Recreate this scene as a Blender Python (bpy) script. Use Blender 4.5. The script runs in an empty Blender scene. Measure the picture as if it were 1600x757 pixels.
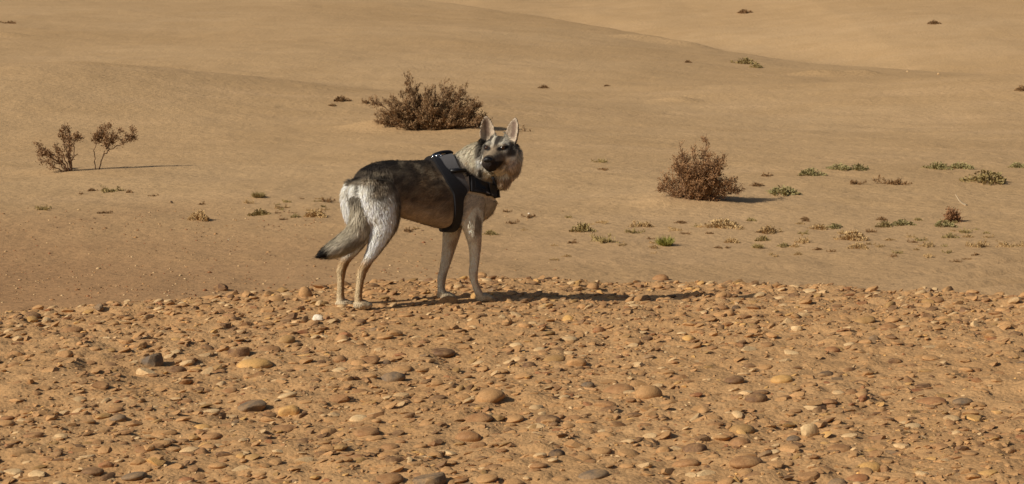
import bpy, bmesh, math, random
import numpy as np
from mathutils import Vector, Matrix
from mathutils.bvhtree import BVHTree

random.seed(7)
rng = np.random.default_rng(7)
SC = bpy.context.scene
COL = SC.collection

# ------------------------------------------------------------------ camera
CAM = np.array([0.0, 0.0, 1.5])
PITCH = math.radians(6.9)
FPX = 3400.0                      # focal length in pixels of the 1600 px wide photograph
cd = bpy.data.cameras.new('camera')
cd.sensor_width = 36.0
cd.lens = 36.0 * FPX / 1600.0
cd.clip_start = 0.1
cd.clip_end = 3000
cam = bpy.data.objects.new('camera', cd)
COL.objects.link(cam)
cam.location = CAM
cam.rotation_euler = (math.pi / 2 - PITCH, 0, 0)
SC.camera = cam
cd.dof.use_dof = True
cd.dof.focus_distance = 10.2
cd.dof.aperture_fstop = 25.0

# ------------------------------------------------------------------ light
SUN_EL = math.radians(33.5)
SUN_AZ = math.radians(29)         # how far the light comes from behind the camera, sun on the left
to_sun = Vector((-math.cos(SUN_EL) * math.cos(SUN_AZ), -math.cos(SUN_EL) * math.sin(SUN_AZ), math.sin(SUN_EL)))
world = bpy.data.worlds.new('World')
SC.world = world
world.use_nodes = True
wn = world.node_tree.nodes
sky = wn.new('ShaderNodeTexSky')
sky.sky_type = 'NISHITA'
sky.sun_disc = False
sky.sun_elevation = SUN_EL
sky.sun_rotation = math.atan2(to_sun.x, to_sun.y)
sky.dust_density = 2.5
wn['Background'].inputs['Strength'].default_value = 0.05
world.node_tree.links.new(sky.outputs[0], wn['Background'].inputs['Color'])
sl = bpy.data.lights.new('sun', 'SUN')
sl.energy = 4.2
sl.angle = math.radians(0.53)
sl.color = (1.0, 0.93, 0.82)
sun = bpy.data.objects.new('sun', sl)
COL.objects.link(sun)
sun.rotation_euler = (-to_sun).to_track_quat('-Z', 'Y').to_euler()

SC.view_settings.view_transform = 'Standard'
SC.view_settings.look = 'None'
SC.view_settings.exposure = 0.0
SC.view_settings.gamma = 1.0
SC.view_settings.use_curve_mapping = False

# ------------------------------------------------------------------ helpers
def lin(r, g, b):
    f = lambda c: (c / 255 / 12.92) if c <= 10 else ((c / 255 + 0.055) / 1.055) ** 2.4
    return (f(r), f(g), f(b))

_tab = np.random.default_rng(3).random((256, 256))

def vnoise(x, y, seed=0):
    """smooth value noise, -1..1"""
    x = np.asarray(x, float) + seed * 17.31
    y = np.asarray(y, float) + seed * 41.77
    xi = np.floor(x).astype(int); yi = np.floor(y).astype(int)
    fx = x - xi; fy = y - yi
    fx = fx * fx * fx * (fx * (fx * 6 - 15) + 10); fy = fy * fy * fy * (fy * (fy * 6 - 15) + 10)
    a = _tab[xi & 255, yi & 255]; b = _tab[(xi + 1) & 255, yi & 255]
    c = _tab[xi & 255, (yi + 1) & 255]; d = _tab[(xi + 1) & 255, (yi + 1) & 255]
    return ((a * (1 - fx) + b * fx) * (1 - fy) + (c * (1 - fx) + d * fx) * fy) * 2 - 1

def sstep(a, b, x):
    t = np.clip((np.asarray(x, float) - a) / (b - a), 0, 1)
    return t * t * (3 - 2 * t)

def new_obj(name, mesh, parent=None, mat=None):
    o = bpy.data.objects.new(name, mesh)
    COL.objects.link(o)
    if parent is not None:
        o.parent = parent
    if mat is not None:
        mesh.materials.clear()
        mesh.materials.append(mat)
    return o

def tag(o, label=None, cat=None, group=None, kind=None):
    if label: o['label'] = label
    if cat: o['category'] = cat
    if group: o['group'] = group
    if kind: o['kind'] = kind
    return o

def np_mesh(name, verts, tris=None, quads=None, smooth=True, col=None):
    me = bpy.data.meshes.new(name)
    verts = np.asarray(verts, np.float32)
    loops = []; starts = []; n = 0
    if tris is not None and len(tris):
        t = np.asarray(tris, np.int32); loops.append(t.ravel()); starts.append(np.arange(len(t)) * 3 + n); n += t.size
    if quads is not None and len(quads):
        q = np.asarray(quads, np.int32); loops.append(q.ravel()); starts.append(np.arange(len(q)) * 4 + n); n += q.size
    loops = np.concatenate(loops); starts = np.concatenate(starts).astype(np.int32)
    me.vertices.add(len(verts)); me.vertices.foreach_set('co', verts.ravel())
    me.loops.add(len(loops)); me.loops.foreach_set('vertex_index', loops)
    me.polygons.add(len(starts)); me.polygons.foreach_set('loop_start', starts)
    me.update(calc_edges=True)
    me.validate()
    me.polygons.foreach_set('use_smooth', np.full(len(me.polygons), smooth))
    if col is not None:
        a = me.color_attributes.new('tint', 'FLOAT_COLOR', 'POINT')
        c = np.ones((len(verts), 4), np.float32); c[:, :3] = col
        a.data.foreach_set('color', c.ravel())
    return me

def grid_quads(nr, nc, off=0):
    r, c = np.meshgrid(np.arange(nr - 1), np.arange(nc - 1), indexing='ij')
    a = (r * nc + c).ravel() + off
    return np.stack([a, a + 1, a + nc + 1, a + nc], 1)

class Nodes:
    def __init__(self, name):
        self.m = bpy.data.materials.new(name); self.m.use_nodes = True
        self.t = self.m.node_tree; self.n = self.t.nodes
        self.b = self.n['Principled BSDF']
        self.b.inputs['Specular IOR Level'].default_value = 0.25
        self.b.inputs['Roughness'].default_value = 0.85
    def add(self, typ, **kw):
        nd = self.n.new(typ)
        for k, v in kw.items(): setattr(nd, k, v)
        return nd
    def link(self, a, b): self.t.links.new(a, b)
    def noise(self, scale, detail=3, rough=0.55, coord=None, dist=0.0):
        nd = self.add('ShaderNodeTexNoise'); nd.inputs['Scale'].default_value = scale
        nd.inputs['Detail'].default_value = detail; nd.inputs['Roughness'].default_value = rough
        nd.inputs['Distortion'].default_value = dist
        if coord is not None: self.link(coord, nd.inputs['Vector'])
        return nd.outputs['Fac']
    def ramp(self, fac, stops):
        nd = self.add('ShaderNodeValToRGB'); e = nd.color_ramp.elements
        while len(e) < len(stops): e.new(0.5)
        for i, (p, c) in enumerate(stops):
            e[i].position = p; e[i].color = (*c, 1) if len(c) == 3 else c
        self.link(fac, nd.inputs[0]); return nd.outputs[0]
    def mix(self, fac, a, b, mode='MIX'):
        nd = self.add('ShaderNodeMix', data_type='RGBA', blend_type=mode)
        for s, v in ((0, fac), (6, a), (7, b)):
            if isinstance(v, (int, float)): nd.inputs[s].default_value = v
            elif isinstance(v, tuple): nd.inputs[s].default_value = (*v, 1)
            else: self.link(v, nd.inputs[s])
        return nd.outputs[2]
    def math(self, op, a, b=None):
        nd = self.add('ShaderNodeMath', operation=op)
        for s, v in ((0, a), (1, b)):
            if v is None: continue
            if isinstance(v, (int, float)): nd.inputs[s].default_value = v
            else: self.link(v, nd.inputs[s])
        return nd.outputs[0]
    def bump(self, h, strength, dist, prev=None):
        nd = self.add('ShaderNodeBump'); nd.inputs['Strength'].default_value = strength
        nd.inputs['Distance'].default_value = dist
        self.link(h, nd.inputs['Height'])
        if prev is not None: self.link(prev, nd.inputs['Normal'])
        return nd.outputs[0]

# ------------------------------------------------------------------ camera rays (used to read positions off the ground)
FW = np.array([0, math.cos(PITCH), -math.sin(PITCH)]); UPV = np.array([0, math.sin(PITCH), math.cos(PITCH)])
def ray(u, v):
    return FW + np.array([1.0, 0, 0]) * (u - 800) / FPX + UPV * (378.5 - v) / FPX

# ------------------------------------------------------------------ terrain height
_ex = np.array([-30, -8, -3.2, -2.2, -1.5, -0.9, 0.0, 0.7, 1.3, 1.9, 2.6, 4, 10, 30])
_ey = np.array([6.0, 8.4, 9.35, 9.85, 10.15, 10.45, 10.85, 11.2, 11.2, 10.95, 10.6, 9.9, 8, 6])
MOUNDS = []          # (x, y, radius_x, radius_y, height)

def crest_y(x):
    return np.interp(x, [-60, -25, -7, 2, 7.4, 18, 30, 60], [240, 165, 131, 115, 100, 76, 66, 60]) + 0.8 * np.sin(x * 0.5)

def sand_h(x, y):
    base = -2.0 + 0.10 * vnoise(x / 9, y / 13, 1) + 0.035 * vnoise(x / 2.6, y / 3.4, 2) + 0.020 * vnoise(x / 1.1, y / 0.9, 3) + 0.012 * vnoise(x / 0.42, y / 0.5, 4)
    # gravel flat dips a little in front, on the left
    base = base - 0.15 * sstep(34, 26, y) * sstep(2, -8, x)
    yc = crest_y(x)
    yy = np.minimum(y, yc)
    # the near dune: climbs away from the camera, higher on the left
    k = np.interp(x, [-60, -25, -12, -7, -2, 2, 5, 7.4, 11, 18, 60], [.040, .036, .0335, .031, .0275, .0225, .017, .011, .005, .0, .0])
    near = k * np.maximum(yy - 56, 0) * sstep(52, 75, yy)
    asy = lambda c, a, b: np.exp(-((y - c) / np.where(y < c, a, b)) ** 2)
    swell = 1.15 * np.exp(-((x + 13) / 8) ** 2) * asy(60 + .2 * (x + 13), 8, 2.4) + 0.8 * np.exp(-((x - 16) / 9) ** 2) * asy(63 - .25 * (x - 16), 7, 2.6) \
        + 0.25 * np.exp(-((x + 1) / 5) ** 2 - ((y - 57) / 4) ** 2)
    swell = swell + 0.16 * vnoise(x / 12, y / 14, 5) * sstep(55, 80, y)
    t = np.maximum(y - yc, 0)
    far = -0.7 * sstep(-2, 20, t) + 0.052 * np.maximum(t - 10, 0) * sstep(8, 30, t) + 0.00003 * np.maximum(t - 60, 0) ** 2
    far = far + (0.004 * (x - 15) * sstep(6, 40, t)) + 0.9 * vnoise(x / 50, y / 26, 6) * sstep(15, 60, t)
    z = base + near + swell + far
    for (mx, my, rx, ry, mh) in MOUNDS:
        z = z + mh * np.exp(-((x - mx) / rx) ** 2 - ((y - my) / ry) ** 2)
    # wheel ruts along the foot of the slope on the right
    for (y0, sl_, x0) in ((25.4, 0.75, 4.9), (24.6, 0.75, 4.9), (26.5, 0.8, 5.2)):
        d = y - (y0 + sl_ * (x - x0) + 0.2 * np.sin(x * 0.5))
        z = z + sstep(x0 - 1, x0 + 1.2, x) * 1.0 * (-0.05 * np.exp(-(d / 0.10) ** 2) + 0.035 * np.exp(-((d - 0.3) / 0.10) ** 2) + 0.03 * np.exp(-((d + 0.3) / 0.10) ** 2))
    return z

def ground_h(x, y, fine=True):
    x = np.asarray(x, float); y = np.asarray(y, float)
    ye = np.interp(x, _ex, _ey)
    t = np.maximum(y - ye, 0)
    drop = 0.42 * t * t / (t + 0.9)
    zp = 0.03 * vnoise(x / 1.3, y / 1.1, 8)
    if fine:
        zp = zp + 0.013 * vnoise(x / 0.23, y / 0.21, 9) + 0.010 * vnoise(x / 0.085, y / 0.08, 10) + 0.0055 * vnoise(x / 0.035, y / 0.035, 11)
    # the place where the dog stands is level
    w = np.exp(-((x + 0.42) / 0.75) ** 2 - ((y - 10.1) / 0.6) ** 2)
    zp = zp * (1 - 0.8 * w)
    # to the right of the dog the rise falls away gently from the camera
    zp = zp - 0.100 * sstep(9.75, 11.0, y) * sstep(-0.35, 0.75, x)
    zs = sand_h(x, y)
    plate = zp - drop
    m = sstep(13, 19, y)
    return plate * (1 - m) * 1.0 + zs * m if False else np.where(y > 19, zs, np.maximum(plate, zs) * (1 - m) + zs * m)

def hit(u, v, tmax=400.0):
    d = ray(u, v)
    ts = np.concatenate([np.arange(4, 20, 0.01), np.arange(20, tmax, 0.05)])
    px = CAM[0] + d[0] * ts; py = CAM[1] + d[1] * ts; pz = CAM[2] + d[2] * ts
    g = ground_h(px, py)
    i = int(np.argmax(pz < g))
    if pz[i] >= g[i]: i = len(ts) - 1
    return np.array([px[i], py[i], g[i]])

# sand humps under bushes and on the dunes, in metres
MOUNDS += [(2.65, 34.6, 0.9, 0.8, 0.10), (-8.3, 40.4, 0.8, 0.7, 0.06), (-2.0, 51.0, 1.7, 1.2, 0.16), (-3.05, 49.3, 0.75, 0.6, 0.20), (-0.95, 49.2, 0.6, 0.5, 0.10), (2.25, 34.0, 0.35, 0.3, 0.06),
           (-8.0, 66, 0.55, 0.35, 0.18), (-7.2, 66.8, 0.5, 0.4, 0.16), (10.8, 76, 0.9, 0.4, 0.20), (12.2, 76.5, 0.8, 0.4, 0.20),
           (6.0, 98, 1.6, 0.7, 0.25), (7.6, 97, 1.2, 0.6, 0.22), (-21, 90, 1.0, .5, 0.2), (4.6, 61, .5, .35, .12), (-13.5, 62, .6, .4, .12)]

# ------------------------------------------------------------------ ground materials
def mat_stony():
    k = Nodes('stony_sand'); geo = k.add('ShaderNodeNewGeometry'); P = geo.outputs['Position']
    n1 = k.noise(1.1, 4, 0.6, P); n2 = k.noise(14, 4, 0.65, P); n3 = k.noise(120, 3, 0.6, P)
    c = k.ramp(n1, [(0.3, lin(180, 140, 95)), (0.7, lin(194, 155, 109))])
    c = k.mix(k.math('MULTIPLY', n2, 0.55), c, lin(168, 125, 80))
    c = k.mix(k.ramp(n3, [(0.5, (0, 0, 0)), (0.72, (0.5, 0.5, 0.5))]), c, lin(204, 164, 116))
    k.link(c, k.b.inputs['Base Color']); k.b.inputs['Roughness'].default_value = 0.95
    k.b.inputs['Specular IOR Level'].default_value = 0.1
    b = k.bump(n2, 0.35, 0.02); b = k.bump(n3, 0.5, 0.006, b)
    v = k.add('ShaderNodeTexVoronoi'); v.inputs['Scale'].default_value = 55; k.link(P, v.inputs['Vector'])
    b = k.bump(k.math('SUBTRACT', 1.0, v.outputs['Distance']), 0.45, 0.008, b)
    k.link(b, k.b.inputs['Normal']); return k.m

def mat_sand():
    k = Nodes('dune_sand'); geo = k.add('ShaderNodeNewGeometry'); P = geo.outputs['Position']
    sep = k.add('ShaderNodeSeparateXYZ'); k.link(P, sep.inputs[0]); X, Y = sep.outputs[0], sep.outputs[1]
    n0 = k.noise(0.05, 3, 0.5, P); n1 = k.noise(0.4, 4, 0.6, P); n2 = k.noise(5, 4, 0.65, P)
    st = k.add('ShaderNodeMapping'); st.inputs['Scale'].default_value = (0.25, 1.0, 1.0); k.link(P, st.inputs[0])
    n4 = k.noise(0.9, 4, 0.6, st.outputs[0])
    c = k.ramp(n0, [(0.35, lin(180, 147, 105)), (0.65, lin(188, 156, 115))])
    c = k.mix(k.ramp(n1, [(0.4, (0, 0, 0)), (0.75, (0.6, 0.6, 0.6))]), c, lin(173, 140, 98))
    c = k.mix(k.ramp(n4, [(0.5, (0, 0, 0)), (0.75, (0.35, 0.35, 0.35))]), c, lin(198, 164, 124))
    # browner, finer gravel on the flat at the foot of the stony rise, more of it on the left
    mr = k.add('ShaderNodeMapRange', interpolation_type='SMOOTHSTEP'); mr.inputs[1].default_value = 37; mr.inputs[2].default_value = 25
    k.link(k.math('ADD', Y, k.math('MULTIPLY', k.math('SUBTRACT', n1, 0.5), 8.0)), mr.inputs[0])
    mx = k.add('ShaderNodeMapRange', interpolation_type='SMOOTHSTEP'); mx.inputs[1].default_value = 2.0; mx.inputs[2].default_value = -6.5
    mx.inputs[3].default_value = 0.25
    k.link(X, mx.inputs[0])
    g = k.math('MULTIPLY', mr.outputs[0], mx.outputs[0])
    c = k.mix(k.math('MULTIPLY', g, 0.85), c, lin(158, 120, 83))
    sp = k.noise(16, 2, 0.5, P)
    spk = k.ramp(sp, [(0.66, (0, 0, 0)), (0.74, (0.8, 0.8, 0.8))])
    c = k.mix(k.math('MULTIPLY', spk, k.math('ADD', g, 0.12)), c, lin(112, 78, 54))
    k.link(c, k.b.inputs['Base Color']); k.b.inputs['Roughness'].default_value = 0.95
    k.b.inputs['Specular IOR Level'].default_value = 0.1
    w = k.add('ShaderNodeTexWave'); w.inputs['Scale'].default_value = 1.3; w.inputs['Distortion'].default_value = 7
    w.inputs['Detail'].default_value = 3; w.inputs['Detail Scale'].default_value = 1.4
    rt = k.add('ShaderNodeMapping'); rt.inputs['Rotation'].default_value = (0, 0, math.radians(35)); k.link(P, rt.inputs[0]); k.link(rt.outputs[0], w.inputs['Vector'])
    b = k.bump(w.outputs['Fac'], 0.13, 0.03)
    b = k.bump(n2, 0.5, 0.08, b); b = k.bump(n1, 0.4, 0.15, b)
    k.link(b, k.b.inputs['Normal']); return k.m

M_STONY = mat_stony(); M_SAND = mat_sand()

# ------------------------------------------------------------------ ground meshes
def rect_sheet(name, xs, ys, mat, lower=None):
    X, Y = np.meshgrid(xs, ys); Z = ground_h(X, Y)
    if lower is not None: Z = Z - lower(X, Y)
    me = np_mesh(name, np.stack([X, Y, Z], -1).reshape(-1, 3), quads=grid_quads(len(ys), len(xs)))
    o = new_obj(name, me, mat=mat); o['kind'] = 'structure'; return o

NX0, NX1, NY0, NY1 = -4.0, 4.0, 5.2, 12.6
rect_sheet('stony_ground', np.arange(NX0, NX1 + 1e-6, 0.0165), np.arange(NY0, NY1 + 1e-6, 0.0165), M_STONY)
inside = lambda x, y: 0.12 * ((x > NX0 + 0.3) & (x < NX1 - 0.3) & (y > NY0 + 0.3) & (y < NY1 - 0.3))
rect_sheet('stony_ground', np.linspace(-70, 70, 281), np.concatenate([np.linspace(-70, 0, 60), np.arange(0.5, 15.1, 0.25)]), M_STONY,
           lambda x, y: 0.015 + inside(x, y))

rows = np.concatenate([np.arange(12.8, 24, 0.25), np.arange(24, 40, 0.075), 40 * 1.0042 ** np.arange(0, 330), 160 * 1.022 ** np.arange(0, 120)])
rows = np.unique(np.round(rows, 4))
sc = np.concatenate([-np.geomspace(6, 0.36, 30)[:-1], np.linspace(-0.36, 0.36, 360), np.geomspace(0.36, 6, 30)[1:]])
Yg, Sg = np.meshgrid(rows, sc, indexing='ij'); Xg = Yg * Sg
Zg = ground_h(Xg, Yg) - 0.03 * (Yg < 16)
sand = new_obj('sand', np_mesh('sand', np.stack([Xg, Yg, Zg], -1).reshape(-1, 3), quads=grid_quads(len(rows), len(sc))[:, ::-1]), mat=M_SAND)
sand['kind'] = 'structure'

# ------------------------------------------------------------------ stones
def ico(sub):
    bm = bmesh.new(); bmesh.ops.create_icosphere(bm, subdivisions=sub, radius=1.0)
    v = np.array([w.co[:] for w in bm.verts]); f = np.array([[w.index for w in p.verts] for p in bm.faces]); bm.free()
    return v, f
ICO = {s: ico(s) for s in (1, 2, 3)}

def stone_shape(seed, sub, angular):
    r = np.random.default_rng(seed); v, f = ICO[sub]; v = v.copy()
    # low-frequency lumps
    for _ in range(5):
        d = r.normal(size=3); d /= np.linalg.norm(d)
        v *= (1 + r.uniform(-0.13, 0.16) * np.clip(v @ d, 0, 1) ** 2)[:, None]
    ncut = r.integers(4, 8) if angular else r.integers(1, 4)
    for _ in range(ncut):
        d = r.normal(size=3); d /= np.linalg.norm(d)
        lim = r.uniform(0.38, 0.66) if angular else r.uniform(0.72, 0.95)
        e = v @ d - lim
        v -= np.clip(e, 0, None)[:, None] * d * 0.92
    v *= (1 + 0.025 * r.normal(size=len(v)))[:, None]
    s = np.abs(v).max(0)
    return v / s, f

SHAPES3 = [stone_shape(100 + i, 3, i % 3 == 2) for i in range(30)]
SHAPES2 = [stone_shape(200 + i, 2, i % 3 != 2) for i in range(36)]
SHAPES1 = [stone_shape(300 + i, 1, True) for i in range(16)]

def mat_stone(name, src):
    k = Nodes(name)
    if src == 'object':
        oi = k.add('ShaderNodeObjectInfo'); base = oi.outputs['Color']
        tc = k.add('ShaderNodeTexCoord')
        ad = k.add('ShaderNodeVectorMath', operation='ADD'); k.link(tc.outputs['Object'], ad.inputs[0]); k.link(oi.outputs['Location'], ad.inputs[1])
    else:
        at = k.add('ShaderNodeVertexColor', layer_name='tint'); base = at.outputs['Color']
    geo = k.add('ShaderNodeNewGeometry'); P = geo.outputs['Position']
    n1 = k.noise(28, 4, 0.65, P); n2 = k.noise(150, 3, 0.6, P)
    c = k.mix(k.ramp(n1, [(0.36, (0.0, 0.0, 0.0)), (0.68, (0.62, 0.62, 0.62))]), base, lin(186, 146, 99))
    c2 = k.mix(k.ramp(n2, [(0.3, (0.45, 0.45, 0.45)), (0.55, (0, 0, 0))]), c, k.mix(0.55, base, (0.02, 0.012, 0.008)))
    k.link(c2, k.b.inputs['Base Color'])
    k.link(k.ramp(n1, [(0.3, (0.55, 0.55, 0.55)), (0.7, (0.9, 0.9, 0.9))]), k.b.inputs['Roughness'])
    b = k.bump(n1, 0.35, 0.012); b = k.bump(n2, 0.4, 0.003, b)
    k.link(b, k.b.inputs['Normal']); return k.m
M_STONE = mat_stone('stone', 'object'); M_PEB = mat_stone('pebbles', 'attr')

STC = {'tan': lin(180, 136, 88), 'brown': lin(142, 100, 64), 'dark': lin(96, 68, 48), 'red': lin(142, 84, 52), 'cream': lin(214, 182, 134),
       'white': lin(232, 222, 200), 'yellow': lin(214, 166, 96), 'grey': lin(112, 96, 78), 'olive': lin(156, 122, 72), 'black': lin(66, 54, 46)}

_sm = {}
def stone_mesh(i):
    if i not in _sm:
        v, f = SHAPES3[i]
        _sm[i] = np_mesh('stone', v, tris=f, smooth=True)
        if i % 3 == 2: _sm[i].set_sharp_from_angle(angle=math.radians(24))
        _sm[i].materials.append(M_STONE)
    return _sm[i]

taken = []
def put_stone(name, u, v, w, h, colr, label, angular=None, group=None, yaw=None, sink=0.35, dep=1.0, tilt=6):
    """(u, v) is the middle of the stone's foot, w by h its size in photo pixels"""
    p = hit(u, v + h * 0.32)
    sc_ = np.linalg.norm(p - CAM) / FPX
    rx = w * sc_ / 2
    rz = h * sc_ * 0.56
    ids = [i for i in range(30) if (i % 3 == 2) == bool(angular)]
    o = bpy.data.objects.new(name, stone_mesh(random.choice(ids))); COL.objects.link(o)
    ry = rx * random.uniform(0.7, 1.0) * dep
    rz = max(rz, rx * 0.30)
    o.scale = (rx, ry, rz)
    o.location = (p[0], p[1], p[2] + rz * (1 - 2 * sink))
    yw = random.uniform(-0.5, 0.5) if yaw is None else yaw
    o.rotation_euler = (math.radians(random.uniform(-tilt, tilt)), -math.radians(random.uniform(2, 13) if not angular else random.uniform(-4, 8)), yw)
    c = STC[colr] if isinstance(colr, str) else colr
    mx_ = {'brown': .22, 'red': .35, 'dark': .10, 'olive': .3, 'yellow': .2}.get(colr, 0); c = tuple(a * (1 - mx_) + b * mx_ for a, b in zip(c, STC['tan']))
    j = random.uniform(0.92, 1.08)
    o.color = (c[0] * j, c[1] * j, c[2] * j, 1)
    tag(o, label, 'stone', group)
    taken.append((p[0], p[1], max(rx, ry)))
    return o

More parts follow.
